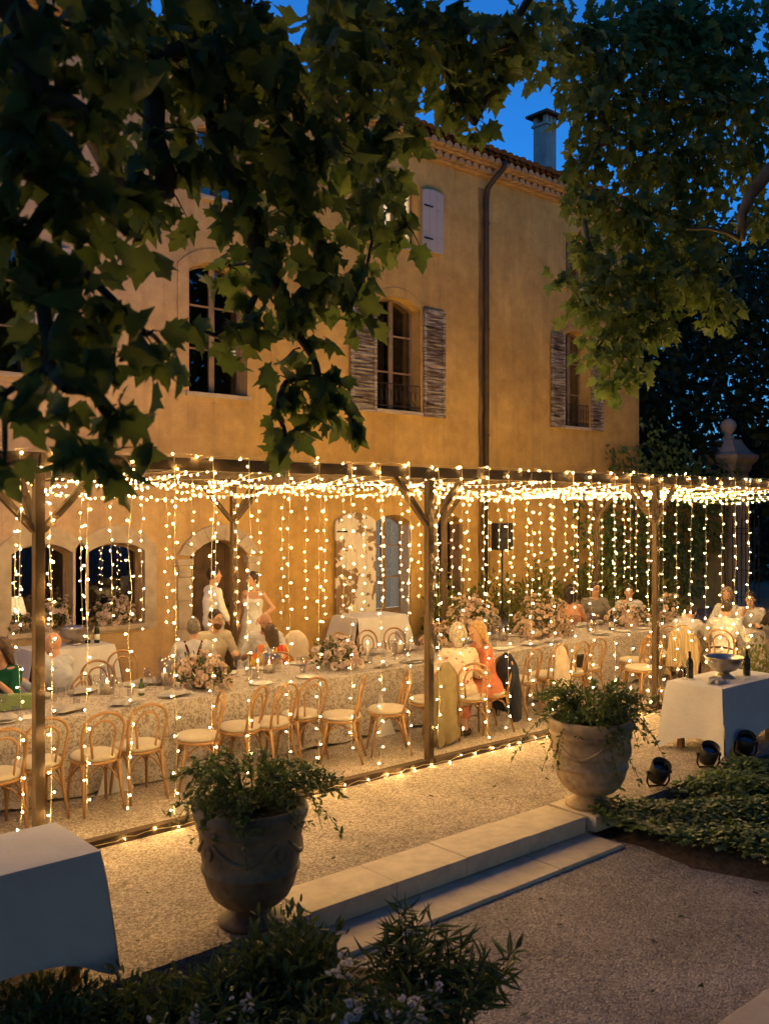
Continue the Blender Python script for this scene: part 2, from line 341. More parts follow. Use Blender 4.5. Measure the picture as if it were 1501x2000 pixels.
def scatter(name, bv, bf, pos, rot, size):
    """many copies of a small mesh as one mesh: pos N3, rot N33, size N"""
    bv = np.asarray(bv, float); bf = np.asarray(bf, int); N = len(pos)
    V = np.einsum('nij,vj->nvi', rot, bv) * np.asarray(size)[:, None, None] + np.asarray(pos)[:, None, :]
    F = (bf[None] + (np.arange(N) * len(bv))[:, None, None]).reshape(-1, bf.shape[1])
    return tri_mesh(name, V.reshape(-1, 3), F)
def rots(tip, nrm):
    """frames: local +Y -> tip, local +Z -> about nrm"""
    tip = tip / np.linalg.norm(tip, axis=1, keepdims=True)
    x = np.cross(tip, nrm); x /= np.linalg.norm(x, axis=1, keepdims=True) + 1e-9
    z = np.cross(x, tip); return np.stack([x, tip, z], axis=2)
# leaf shapes (unit length along +Y)
def leaf_fan(outline, fold=.12, droop=.15):
    pts = [(0, 0)] + outline; n = len(outline)
    c = len(pts); pts.append((0, .38)); V = [(x, y, -abs(x)*fold*2 - droop*y*y + (.05 if i == c else 0)) for i, (x, y) in enumerate(pts)]
    F = [(c, i, i + 1) for i in range(0, n)] + [(c, n, 0)]
    return np.array(V), np.array(F)
_h = [(.10, .02), (.30, -.08), (.33, .10), (.50, .22), (.40, .30), (.52, .52), (.34, .50), (.24, .56), (.20, .74), (.12, .78), (.0, 1.0)]
PLANE_LEAF = leaf_fan([(x, y) for x, y in _h] + [(-x, y) for x, y in _h[-2::-1]])
_s = [(.14, .2), (.2, .45), (.14, .75), (0, 1)]
OVAL_LEAF = leaf_fan(_s + [(-x, y) for x, y in _s[-2::-1]], .2, .2)
SIMPLE_LEAF = (np.array([(0, 0, 0), (.3, .5, -.08), (0, 1, -.15), (-.3, .5, -.08)]), np.array([(0, 1, 2), (0, 2, 3)]))
_i = [(.22, -.05), (.42, .15), (.30, .40), (.28, .55), (0, 1)]
IVY_LEAF = leaf_fan(_i + [(-x, y) for x, y in _i[-2::-1]], .15, .1)
NARROW_LEAF = (np.array([(0, 0, 0), (.06, .4, .02), (0, 1, -.2), (-.06, .4, .02)]), np.array([(0, 1, 2), (0, 2, 3)]))
def unit(v): return v / (np.linalg.norm(v, axis=-1, keepdims=True) + 1e-9)
def rnd_dirs(n): return unit(RNG.normal(size=(n, 3)))
# ================================================================== the setting
YF = 13.5                                                             # facade plane
def sheet(name, poly, z, m):
    mb = MB().add([(x, y, z) for x, y in poly], [tuple(range(len(poly)))]); return struct(mb.build(name, m))
sheet('ground', [(-150, -150), (300, -150), (300, 300), (-150, 300)], -.17, 'gravel_lower')
g = MB().box(-30, 60, 5.5, 60, -.165, 0.0); g.box(-30, 3.74, 5.06, 5.499, -.165, 0.0); g.box(6.73, 60, 5.06, 5.499, -.165, 0.0)
struct(g.build('gravel_terrace', 'gravel'))
# stone steps, each slab its own piece
steps = thing('stone_steps', None, None, (5.2, 5.1, -.17), world=True); struct(steps)
def slab(x0, x1, y0, y1, z0, z1):
    j = random.uniform(-.003, .003)
    MB().box(x0 + .0025, x1 - .0025, y0, y1 + j, z0, z1 + j).build('step_slab', 'stone_step', steps, bevel=.006)
xs = [3.75, 4.52, 5.24, 5.98, 6.725]
for a, b in zip(xs, xs[1:]): slab(a, b, 5.06, 5.495, -.135, .010)
xs = [3.75, 4.40, 5.16, 5.92, 6.745]
for a, b in zip(xs, xs[1:]): slab(a, b, 4.69, 5.20, -.30, -.138)
pad = struct(MB().box(6.76, 7.32, 4.98, 5.50, -.12, .012).build('stone_pad', 'stone_step', bevel=.006))
# a slab of the path at the lower right
pv = struct(MB().box(4.0, 9.0, 1.2, 2.735, -.30, -.152).build('path_slab', 'stone_step', bevel=.008))
# planting beds (mounded soil)
def bed(name, poly, z_in, z_edge):
    c = np.mean(np.array(poly), axis=0); n = len(poly); mb = MB(); vs = []; rings = 8
    for k in range(rings + 1):
        t = k / rings
        for x, y in poly:
            p = c + (np.array((x, y)) - c) * t
            zz = z_edge + (z_in - z_edge) * (1 - t**3) + random.uniform(-.012, .012)
            vs.append((p[0], p[1], zz if k < rings else z_edge - .02))
    fs = [(k*n + i, k*n + (i+1) % n, (k+1)*n + (i+1) % n, (k+1)*n + i) for k in range(rings) for i in range(n)]
    mb.add(vs, fs); return struct(mb.build(name, 'soil', None, True))
bed('planting_bed', [(6.78, 5.02), (6.84, 4.6), (6.74, 4.07), (6.92, 3.52), (7.6, 2.7), (9.5, 2.2), (13, 2.2), (13, 5.04), (11, 5.04), (9, 5.04), (7.8, 5.03)], -.03, -.16)
bed('shrub_bed', [(.2, 5.02), (.2, 3.5), (1.2, 3.0), (2.6, 3.2), (3.7, 3.55), (4.0, 3.9), (3.9, 4.4), (3.70, 4.66), (3.72, 4.9), (2.8, 5.02), (1.6, 5.03)], -.06, -.16)

# ------------------------------------------------------------------ house
house = thing('country_house', 'ochre plastered three storey country house with shutters and tiled eaves', 'house', (8.5, 13.5, 0), world=True)
XL, XR, ZE = -4.0, 20.08, 9.62
def arch_pts(xl, xr, zs, zsp, zt, n=10):
    """outline of an opening: sill left -> sill right -> arch back to the left"""
    w = (xr - xl) / 2; h = zt - zsp; cx = (xl + xr) / 2
    if h < .02: return [(xl, zs), (xr, zs), (xr, zt), (xl, zt)]
    rad = (w*w + h*h) / (2*h); cz = zt - rad; a = math.asin(min(1, w / rad))
    return [(xl, zs), (xr, zs)] + [(cx + rad*math.sin(a - 2*a*k/n), cz + rad*math.cos(a - 2*a*k/n)) for k in range(n + 1)]
OPEN = {  # name: xl, xr, sill, spring, top
 'G1': (4.75, 5.64, .92, 2.05, 2.19), 'G2': (5.88, 6.79, .92, 2.05, 2.18), 'GD': (7.59, 8.66, 0.02, 1.93, 2.18),
 'F1': (11.47, 12.40, 0.02, 2.42, 2.58), 'F2': (12.86, 13.86, 0.02, 2.42, 2.59), 'G0': (2.2, 3.2, .92, 2.05, 2.18),
 'W1': (3.95, 5.02, 4.62, 6.45, 6.62), 'W2': (7.56, 8.66, 4.58, 6.55, 6.74), 'W3': (11.51, 12.64, 4.58, 6.58, 6.76), 'W4': (17.12, 18.02, 4.58, 6.62, 6.78),
 'T1': (3.95, 5.02, 7.85, 8.88, 9.02), 'T2': (7.72, 8.62, 7.80, 8.88, 9.02), 'T3': (11.68, 12.62, 7.76, 8.98, 9.14), 'T4': (17.2, 17.95, 7.78, 8.9, 9.05)}
outer = [(XL, -.1), (XR, -.1), (XR, ZE), (XL, ZE)]
loops = [outer] + [arch_pts(*o) for o in OPEN.values()]
flat = [p for lp in loops for p in lp]
tris = geometry.tessellate_polygon([[Vector((x, z, 0)) for x, z in lp] for lp in loops])
wall = MB()
fv = [(x, YF, z) for x, z in flat]
ft = []
for t in tris:
    a, b, c = [Vector(fv[i]) for i in t]; n_ = (b - a).cross(c - a)
    ft.append(t if n_.y < 0 else t[::-1])
wall.add(fv, ft)
DEPTH = {'GD': .34, 'F1': .26, 'F2': .30}
for k, o in OPEN.items():
    lp = arch_pts(*o); n = len(lp); d = DEPTH.get(k, .22) + .08
    wall.add([(x, YF, z) for x, z in lp] + [(x, YF + d, z) for x, z in lp], [(i, i + n, (i+1) % n + n, (i+1) % n) for i in range(n)])
wall.add([(XR, YF, -.1), (XR, 24, -.1), (XR, 24, ZE), (XR, YF, ZE), (XL, YF, -.1), (XL, 24, -.1), (XL, 24, ZE), (XL, YF, ZE)], [(0, 1, 2, 3), (7, 6, 5, 4), (1, 5, 6, 2)])
wall.build('wall', 'plaster', house)
# projecting flat bands round the openings
def band_ring(key, side, top, bottom=0.0, proud=.025, m='stone', name='surround', sill=0):
    xl, xr, zs, zsp, zt = OPEN[key]
    inn = arch_pts(xl, xr, zs, zsp, zt); out = arch_pts(xl - side, xr + side, zs - bottom, zsp + .06, zt + top)
    mb = MB(); n = len(inn)
    for i in range(n):
        j = (i + 1) % n
        if i == 0 and bottom <= 0: continue
        q = [inn[i], inn[j], out[j], out[i]]
        f = [(x, YF - proud, z) for x, z in q]; b = [(x, YF + .01, z) for x, z in q]
        mb.add(f + b, [(0, 3, 2, 1), (0, 1, 5, 4), (2, 3, 7, 6)])
    return mb.build(name, m, house)
band_ring('G1', .20, .26, .10); band_ring('G2', .20, .26, .10)
band_ring('W1', .20, .22, .16, .02, 'plaster'); band_ring('W2', .20, .22, .16, .02, 'plaster')
band_ring('F1', .24, .24, 0, .02, 'plaster'); band_ring('F2', .2, .2, 0, .02, 'plaster')
band_ring('W3', .10, .18, .0, .018, 'plaster'); band_ring('T3', .08, .1, 0, .018, 'plaster'); band_ring('W4', .08, .14, 0, .018, 'plaster')
# dressed stone doorway: jamb blocks and voussoirs
xl, xr, zs, zsp, zt = OPEN['GD']
inn = arch_pts(xl, xr, zs, zsp, zt, 9)[2:]; out = arch_pts(xl - .24, xr + .24, zs, zsp + .02, zt + .26, 9)[2:]
for i in range(9):
    q = [inn[i], inn[i+1], out[i+1], out[i]]; c = (sum(x for x, _ in q)/4, sum(z for _, z in q)/4)
    q = [(c[0] + (x - c[0])*.975, c[1] + (z - c[1])*.975) for x, z in q]; pr = .055 + random.uniform(-.008, .008)
    MB().prism([(x, YF - pr, z) for x, z in q], (0, pr + .05, 0)).build('voussoir', 'stone', house, bevel=.008)
for s in (0, 1):
    x0, x1 = (xl - .24, xl + .005) if s == 0 else (xr - .005, xr + .24)
    z = 0.0; hs_ = [.42, .36, .44, .38, .19]
    for k, h in enumerate(hs_):
        pr = .04 + random.uniform(-.006, .006)
        MB().box(x0 + (.0 if k % 2 else .02), x1, YF - pr, YF + .05, z + .004, z + h - .004).build('jamb_stone', 'stone', house, bevel=.008); z += h
    MB().box(x0 - .02, x1 + .02, YF - .085, YF + .05, z, z + .10).build('impost', 'stone', house, bevel=.01)
# window joinery
def window(key, rows, cols, room='room_dark', glass='window_glass', sill=True, curtain=False, panel=0.0, depth=None, bars=.045):
    xl, xr, zs, zsp, zt = OPEN[key]; d = DEPTH.get(key, .22); y = YF + d
    mb = MB(); b = bars
    ir = arch_pts(xl, xr, zs, zsp, zt); n = len(ir); sx = 1 - 2*b/(xr - xl); cx = (xl + xr)/2; cz = (zs + zt)/2; sz = 1 - 2*b/(zt - zs)
    io = [(cx + (x - cx)*sx, cz + (z - cz)*sz) for x, z in ir]
    for i in range(n):
        j = (i + 1) % n; q = [ir[i], ir[j], io[j], io[i]]
        mb.add([(x, y, z) for x, z in q] + [(x, y + .05, z) for x, z in q], [(0, 3, 2, 1), (0, 1, 5, 4), (2, 3, 7, 6), (4, 5, 6, 7)])
    x0, x1, z0, z1 = xl + b, xr - b, zs + b, zsp
    if panel: z0 = zs + panel
    for c in range(1, cols):
        x = x0 + (x1 - x0)*c/cols; w = .05 if (cols % 2 == 0 and c == cols//2) else .025
        mb.box(x - w, x + w, y - .012, y + .045, zs + .02, zt - .03)
    for r_ in range(1, rows):
        z = z0 + (zt - z0)*r_/rows; mb.box(x0, x1, y - .006, y + .03, z - .015, z + .015)
    if panel: mb.box(x0, x1, y + .004, y + .04, zs + .02, z0)
    w = mb.build('window', 'window_wood', house)
    for c in range(cols):
        for r_ in range(rows):
            xa, xb = x0 + (x1 - x0)*c/cols + .02, x0 + (x1 - x0)*(c+1)/cols - .02
            za, zb = z0 + (zt - z0)*r_/rows + .01, z0 + (zt - z0)*(r_+1)/rows - .01
            if r_ == rows - 1:
                zc = lambda x: zt - (zt - zsp)*((x - cx)/((xr - xl)/2))**2 - .03
                pl = [(xa, za), (xb, za), (xb, zc(xb)), ((xa + xb)/2, zc((xa + xb)/2)), (xa, zc(xa))]
            else: pl = [(xa, za), (xb, za), (xb, zb), (xa, zb)]
            MB().prism([(x, y + .018, z) for x, z in pl], (0, .006, 0)).build('pane', glass, w)
    rm = MB(); X0, X1, Y0, Y1, Z0, Z1 = xl - .12, xr + .12, y + .06, y + 1.6, zs - .35, zt + .25
    rm.add([(X0,Y0,Z0),(X1,Y0,Z0),(X1,Y1,Z0),(X0,Y1,Z0),(X0,Y0,Z1),(X1,Y0,Z1),(X1,Y1,Z1),(X0,Y1,Z1)], [(0,1,2,3),(4,7,6,5),(1,5,6,2),(2,6,7,3),(3,7,4,0)])
    rm.build('room_interior', room, w)
    if curtain:
        for s in (0, 1):
            xa = xl + .04 if s == 0 else cx + .09; xb = cx - .06 if s == 0 else xr - .04; cv = []; N = 14
            for i in range(N + 1):
                t = i/N; x = xa + (xb - xa)*t; yy = y + .12 + .025*math.sin(t*28)
                cv += [(x, yy, zs + .05), (x, yy, zt - .02)]
            MB().add(cv, [(2*i, 2*i+2, 2*i+3, 2*i+1) for i in range(N)]).build('curtain', 'curtain_cloth', w, True)
    if sill:
        MB().box(xl - .06, xr + .06, YF - .06, YF + d, zs - .07, zs + .004).build('sill', 'stone', w, bevel=.008)
    return w
for k, rws, cl, kw in (('G1', 1, 1, {}), ('G2', 1, 1, {}), ('W1', 3, 2, {}), ('W2', 3, 2, {}), ('W3', 3, 2, dict(curtain=True)), ('W4', 3, 2, dict(curtain=True)),
                       ('T1', 2, 2, {}), ('T2', 2, 2, {}), ('T3', 2, 2, dict(room='lit_room')), ('T4', 2, 2, {}),
                       ('F1', 3, 2, dict(sill=False, room='cool_room', panel=.75)), ('F2', 3, 2, dict(sill=False, panel=.75)), ('G0', 1, 1, {})):
    window(k, rws, cl, **kw)
# a warm lamp in the room behind the second first-floor window, seen as a small bright corner
wd = MB().box(8.53, 8.73, YF + .45, YF + .55, 5.22, 5.72).build('room_lamp', 'lit_room', house)
# plank door standing ajar in the stone doorway
dm = MB()
for i in range(5): dm.box(7.60 + i*.212, 7.60 + (i+1)*.212 - .006, YF + .34, YF + .39, .02, 2.19)
door = dm.build('door', 'dark_wood', house)
for z in (.35, 1.55): MB().box(7.63, 8.63, YF + .325, YF + .341, z, z + .1).build('door_ledge', 'dark_wood', door)
MB().sphere((8.50, YF + .31, 1.05), .03).build('door_knob', 'iron', door, True)
# shutters
def shutter(x0, x1, z0, z1, m, slats=0, arch=0.0, hinge_right=False):
    y0, y1 = YF - .085, YF - .04; mb = MB(); cx = (x0 + x1)/2
    if slats:
        b = .07
        mb.box(x0, x0 + b, y0, y1, z0, z1); mb.box(x1 - b, x1, y0, y1, z0, z1)
        mb.box(x0 + b, x1 - b, y0 + .002, y1 - .002, z0, z0 + .09); mb.box(x0 + b, x1 - b, y0 + .002, y1 - .002, z1 - .09, z1)
        mb.box(x0 + b, x1 - b, y0 + .002, y1 - .002, (z0+z1)/2 - .04, (z0+z1)/2 + .04)
        mb.box(x0 + b, x1 - b, y1 - .012, y1 - .004, z0 + .09, z1 - .09)
        s = mb.build('shutter', m, house)
        for k in range(slats):
            z = z0 + .12 + (z1 - z0 - .24)*(k + .5)/slats
            if abs(z - (z0+z1)/2) < .06: continue
            MB().bar((x0 + b, y0 + .012, z), (x1 - b, y0 + .012, z + random.uniform(-.006, .006)), .034, .010, (0, -.75, .65)).build('slat', m, s)
    else:
        N = 8; top = [(x0 + (x1-x0)*k/N, z1 - arch*((x0 + (x1-x0)*k/N - (x1 if hinge_right else cx if not arch else cx))/(x1-x0)*2)**2) for k in range(N + 1)]
        nb = max(2, round((x1 - x0)/.22)); s = None
        mb.prism([(x0, y0 + .012, z0), (x1, y0 + .012, z0)] + [(x, y0 + .012, z) for x, z in top[::-1]], (0, .03, 0))
        s = mb.build('shutter', m, house, bevel=.004)
        for k in range(nb):
            a, b = x0 + (x1-x0)*k/nb + .004, x0 + (x1-x0)*(k+1)/nb - .004
            zt_ = lambda x: z1 - arch*((x - cx)/(x1-x0)*2)**2 - .004
            MB().prism([(a, y0, z0 + .004), (b, y0, z0 + .004), (b, y0, zt_(b)), ((a+b)/2, y0, zt_((a+b)/2)), (a, y0, zt_(a))], (0, .0105, 0)).build('board', m, s, bevel=.003)
    for z in (z0 + .25, z1 - .35):
        MB().bar((x0 + .02, y0 - .006, z), (x0 + .26, y0 - .006, z), .03, .008, (0, 1, 0)).build('hinge_strap', 'iron', s)
    return s
shutter(10.50, 11.45, .18, 2.63, 'peeling_shutter', arch=.16)
shutter(10.86, 11.48, 4.50, 6.62, 'worn_shutter', slats=26); shutter(12.70, 13.28, 4.50, 6.62, 'worn_shutter', slats=26)
shutter(16.62, 17.08, 4.52, 6.62, 'worn_shutter', slats=26); shutter(18.08, 18.52, 4.52, 6.62, 'worn_shutter', slats=26)
shutter(12.66, 13.22, 7.76, 9.0, 'white_shutter', arch=.05); shutter(5.06, 5.60, 4.60, 6.5, 'white_shutter'); shutter(11.08, 11.64, 7.76, 9.0, 'white_shutter', arch=.05)
# the white painted inner leaf folded into the reveal of the glazed door, brown ones in the next
MB().box(12.362, 12.396, YF + .01, YF + .25, .05, 2.38).build('folded_leaf', 'white_shutter', house, bevel=.004)
MB().box(13.81, 13.855, YF + .05, YF + .29, .05, 2.38).build('folded_leaf', 'window_wood', house, bevel=.004)
# wrought iron window guards
def guard(key):
    xl, xr, zs, zsp, zt = OPEN[key]; g = MB(); y = YF - .02
    for z in (zs + .08, zs + .50): g.bar((xl, y, z), (xr, y, z), .018, .018)
    n = 9
    for i in range(n + 1):
        x = xl + (xr - xl)*i/n; g.tube([(x, y, zs + .02), (x, y, zs + .50)], .006, 5)
    for i in range(n):
        x = xl + (xr - xl)*(i + .5)/n; r_ = (xr - xl)/n/2*.8
        g.tube([(x + r_*math.cos(t), y, zs + .29 + .12*math.sin(t)) for t in np.linspace(0, 2*PI, 11)], .005, 4)
    g.build('window_guard', 'iron', house)
guard('W3'); guard('W4')
# dark weather stain strip behind the downpipe, then the pipe
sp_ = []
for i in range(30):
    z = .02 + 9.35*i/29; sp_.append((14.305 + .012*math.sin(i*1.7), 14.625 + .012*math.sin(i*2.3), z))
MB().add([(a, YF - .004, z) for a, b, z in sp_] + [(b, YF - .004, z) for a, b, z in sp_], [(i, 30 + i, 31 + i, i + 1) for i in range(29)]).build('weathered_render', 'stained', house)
pp = [(14.62, 13.02, 9.86), (14.60, 13.06, 9.72), (14.52, 13.25, 9.52), (14.47, 13.38, 9.36), (14.46, 13.41, 9.15), (14.46, 13.41, .05)]
pipe = MB().tube(pp, .058, 10).build('downpipe', 'pipe_zinc', house, True)
for z in (8.6, 6.4, 4.2, 2.1): MB().lathe([(.07, 0), (.07, .05)], 10, (14.46, 13.41, z)).build('pipe_clip', 'pipe_zinc', pipe)
# eaves: two genoise courses of half-round tiles, then the roof
cor = MB(); cor.box(XL, XR + .0, YF - .10, YF + .3, ZE, ZE + .035); cor.box(XL, XR, YF - .26, YF + .3, ZE + .165, ZE + .20); cor.box(XL, XR, YF - .02, YF + .3, ZE + .03, ZE + .17); cor.box(XL, XR, YF - .16, YF + .3, ZE + .195, ZE + .34)
cor = cor.build('cornice', 'genoise', house)
half = [(.088*math.cos(PI*k/8), .115*math.sin(PI*k/8)) for k in range(9)]
ctile = MB().prism([(x, 0, z) for x, z in half], (0, .2, 0)).mesh('cornice_tile'); ctile.materials.append(MATS['genoise'])
X = XR - .1
nrow = 0
while X > 4.2:
    for dy, dz in ((-.19, .04), (-.36, .205)):
        o = bpy.data.objects.new('cornice_tile', ctile); COL.objects.link(o); o.parent = cor
        o.location = (X + (.1 if dz > .1 else 0), YF + dy + random.uniform(-.012, .008), ZE + dz + random.uniform(-.006, .006)); o.rotation_euler = (0, random.uniform(-.06, .06), random.uniform(-.05, .05))
    X -= .205
ZR = ZE + .34
roof = MB()
for k in range(0, 118):
    pass
rs = .27                                                             # roof slope
xsr = np.arange(XL, XR + .35, .05); rv = []; 
for x in xsr:
    zc = .03*math.cos((x - XL)/.205*2*PI)
    rv += [(x, YF - .42, ZR + zc), (x, 19.0, ZR + 5.9*rs + zc)]
roof.add(rv, [(2*i, 2*i+2, 2*i+3, 2*i+1) for i in range(len(xsr) - 1)])
roof.add([(XL, 19.0, ZR + 5.9*rs), (XR + .3, 19.0, ZR + 5.9*rs), (XR + .3, 24.4, ZR), (XL, 24.4, ZR)], [(0, 1, 2, 3)])
roof.add([(XR, 13.3, ZE - .02), (XR, 24, ZE), (XR, 19, ZR + 5.9*rs - .04)], [(0, 1, 2)])
roof = roof.build('roof', 'terracotta', house)
hv = []; hf = []
for j, (y, rr) in enumerate(((0, .098), (.46, .082))):
    for k in range(9): hv.append((rr*math.cos(PI*k/8), y, rr*.85*math.sin(PI*k/8)))
    for k in range(9): hv.append(((rr-.014)*math.cos(PI*k/8), y, (rr-.014)*.85*math.sin(PI*k/8)))
for k in range(8): hf += [(k, k+1, 18+k+1, 18+k), (9+k+1, 9+k, 27+k, 27+k+1), (k+1, k, 9+k, 9+k+1)]
rt = MB().add(hv, hf).mesh('roof_tile', True); rt.materials.append(MATS['terracotta'])
X = XR + .2
while X > 4.2:
    for c in (0, 1):
        o = bpy.data.objects.new('roof_tile', rt); COL.objects.link(o); o.parent = roof
        o.location = (X + random.uniform(-.01, .01), YF - .50 + c*.38 + random.uniform(-.03, .03), ZR + .005 + c*.38*rs + random.uniform(0, .015)); o.rotation_euler = (math.atan(rs), 0, random.uniform(-.06, .06))
    X -= .205
# chimney with a tiled cap on little piers
CHX = .33
ch = MB().box(17.70, 18.08, 14.75, 15.15, ZR + .2, 12.20).box(17.66, 18.12, 14.71, 15.19, 12.20, 12.26)
for a in (17.70, 17.85, 17.99):
    for b in (14.75, 15.06): ch.box(a, a + .10, b, b + .10, 12.26, 12.44)
ch.v = [(x + CHX, y, z - .12) for x, y, z in ch.v]; ch = ch.build('chimney', 'chimney_render', roof)
MB().add([(x + CHX, y, z - .12) for x, y, z in [(17.56, 14.61, 12.44), (18.22, 14.61, 12.44), (18.22, 15.29, 12.44), (17.56, 15.29, 12.44), (17.56, 14.61, 12.50), (18.22, 14.61, 12.50), (18.22, 15.29, 12.50), (17.56, 15.29, 12.50), (17.89, 14.8, 12.62), (17.89, 15.1, 12.62)]],
         [(0, 3, 2, 1), (0, 1, 5, 4), (1, 2, 6, 5), (2, 3, 7, 6), (3, 0, 4, 7), (4, 5, 8), (5, 6, 9, 8), (6, 7, 9), (7, 4, 8, 9)]).build('chimney_cap', 'terracotta', roof)
# floodlight box under the pergola ceiling against the facade, unlit, and a small wall socket
MB().box(11.0, 11.25, YF - .2, YF, 3.05, 3.2).build('wall_box', 'black_plastic', house, bevel=.01)

# ------------------------------------------------------------------ pergola
YP, YB, ZP = 7.17, 11.2, 3.13
PX = [2.73, 6.85, 11.05, 15.25]
perg = thing('pergola', 'long timber pergola with braced posts covering the banquet tables', 'pergola', (8.9, 9.2, 0), world=True)
def wood(name, f, par=perg): return f(MB()).build(name, 'pergola_wood', par, bevel=.004)
PBX = [2.85, 6.97, 11.05, 15.22]
for x0_, xb_ in zip(PX, PBX):
    for y in (YP, YB):
        x = x0_ if y == YP else xb_
        w_ = .038
        wood('post', lambda m: m.box(x - w_, x + w_, y - w_, y + w_, -.05, ZP - .13))
        for s in (-1, 1):
            wood('brace', lambda m: m.bar((x + s*.03, y, ZP - .60), (x + s*.50, y, ZP - .10), .05, .065, (0, 1, 0)))
        s = 1 if y == YP else -1
        wood('brace', lambda m: m.bar((x, y + s*.03, ZP - .60), (x, y + s*.50, ZP - .10), .05, .065, (1, 0, 0)))
    wood('cross_beam', lambda m: m.bar((x0_, YP + .05, ZP - .066), (xb_, YB - .05, ZP - .066), .08, .12))
for y in (YP, YB):
    for a, b in zip([.2] + PX, PX + [18.2]):
        wood('beam', lambda m: m.box(a + .002, b - .002, y - .036, y + .036, ZP - .108, ZP))
for a, b in zip([.2] + PX, PX + [18.2]):
    wood('ground_sill', lambda m: m.box(a + .056, b - .056, YP - .045, YP + .045, -.02, .07))
for a, b in zip(PX, PX[1:]):
    for t in (.33, .67):
        x = a + (b - a)*t
        wood('rafter', lambda m: m.box(x - .03, x + .03, YP + .052, YB - .052, ZP - .10, ZP - .01))

# ------------------------------------------------------------------ fairy lights
bulbproto = MB().lathe([(.0130, .070), (.0185, .080), (.0195, .088), (.013, .098), (0, .102)], 7)
neckproto = MB().lathe([(.005, 0), (.0065, .03), (.0128, .0695)], 6)
BV = np.array(bulbproto.v); BF4 = bulbproto.f; NV = np.array(neckproto.v)
NF = np.array([t for q in neckproto.f for t in ([(q[0], q[i], q[i+1]) for i in range(1, len(q) - 1)])])
BF = np.array([t for q in BF4 for t in ([(q[0], q[i], q[i+1]) for i in range(1, len(q) - 1)])])
def light_string(pts, gap, label, group, cab=.0028, skip=0.0, size=1.0, start=.05, sag_out=None):
    pts = [Vector(p) for p in pts]
    t = thing('light_string', label, 'light string', pts[-1], group, world=True)
    MB().tube(pts, cab, 4).build('cable', 'cable', t)
    # bulbs at even arc distance, pointing alternately left and right
    d = [0]
    for a, b in zip(pts, pts[1:]): d.append(d[-1] + (b - a).length)
    pos = []; tip = []; s = start + random.uniform(0, gap); k = random.randint(0, 1)
    while s < d[-1] - .02:
        i = max(j for j in range(len(d) - 1) if d[j] <= s); u = (s - d[i]) / max(1e-6, d[i+1] - d[i])
        p = pts[i].lerp(pts[i+1], u)
        if random.random() >= skip:
            dirn = (pts[i+1] - pts[i]).normalized()
            if abs(dirn.z) > .6:
                a = (0 if k % 2 else PI) + random.gauss(0, .7) - R(41); v = (math.cos(a), math.sin(a), random.gauss(0, .2))
            else: v = (random.gauss(0, .6), random.gauss(0, .6), random.choice((-1, -1, -1, .6)))
            pos.append(p); tip.append(v)
        s += gap*random.uniform(.75, 1.25); k += 1
    tip = np.array(tip); rt_ = rots(tip, rnd_dirs(len(tip))); rt_ = rt_[:, :, [0, 2, 1]]   # local z -> tip
    ps = np.array([tuple(p) for p in pos]); sz = np.full(len(pos), size)*RNG.uniform(.9, 1.1, len(pos))
    o = obj('bulbs', scatter('bulbs', BV, BF, ps, rt_, sz), 'bulb_glow', t); stuff(o)
    o = obj('bulb_necks', scatter('bulb_necks', NV, NF, ps, rt_, sz), 'bulb_neck', t); stuff(o)
    return t
def bay(x):
    for k in range(3):
        if x < PX[k] - .1: return k
    return 3 if x < PX[3] else 4
BAY = ['left of the leftmost post', 'between left and middle posts', 'between middle and right posts', 'right of the right post', 'past the last post']
ORD = 'first second third fourth fifth sixth seventh eighth ninth tenth eleventh twelfth thirteenth fourteenth fifteenth sixteenth seventeenth eighteenth'.split()
CNT = {}
def nth(kind, k): CNT[kind, k] = CNT.get((kind, k), 0) + 1; return ORD[CNT[kind, k] - 1]
def hang(x, y, z0, z1, wob=.012):
    n = 9; return [(x + random.gauss(0, wob)*(i > 0), y + random.gauss(0, wob*.6), z0 + (z1 - z0)*i/(n - 1)) for i in range(n)]
FRONT = [2.57, 2.80, 3.09, 3.45, 3.85, 4.22, 4.59, 5.01, 5.36, 5.76, 6.13, 6.51, 6.93, 7.28, 7.68, 8.03, 8.43, 8.80, 9.19, 9.57, 10.05, 10.38, 10.80, 11.13, 11.46, 11.82, 12.22, 12.64, 13.03, 13.45, 14.16]
for x in FRONT:
    zb = random.choice((.10, .14, .2, .3, .12)); pts = hang(x, YP - .062, ZP + .012, zb)
    pts = [(x, YP + .05, ZP + .015), (x + .005, YP - .02, ZP + .018)] + pts
    light_string(pts, .15, '%s fairy light string from the left in the front curtain %s' % (nth('f', bay(x)), BAY[bay(x)]), 'front curtain of fairy lights', size=.275)
x = 3.62
while x < 16.9:
    light_string(hang(x, YB - .07, ZP - .05, random.uniform(.95, 1.25)), .145, '%s fairy light string from the left in the back curtain %s' % (nth('b', bay(x)), BAY[bay(x)]), 'back curtain of fairy lights', size=.22)
    x += random.uniform(.34, .42)
x = 1.4
while x < 17.6:
    n = 9; sg = random.uniform(.06, .30); dx = random.uniform(-.25, .25)
    pts = [(x + dx*i/(n-1) + random.gauss(0, .015), YP + .03 + (YB - YP - .06)*i/(n-1), ZP - .03 - sg*4*(i/(n-1))*(1 - i/(n-1)) + random.gauss(0, .01)) for i in range(n)]
    light_string(pts, .13, 'fairy light string draped under the pergola roof ' + BAY[bay(x)], 'ceiling fairy lights ' + BAY[bay(x)], cab=.0035, size=.25)
    x += random.uniform(.32, .44)
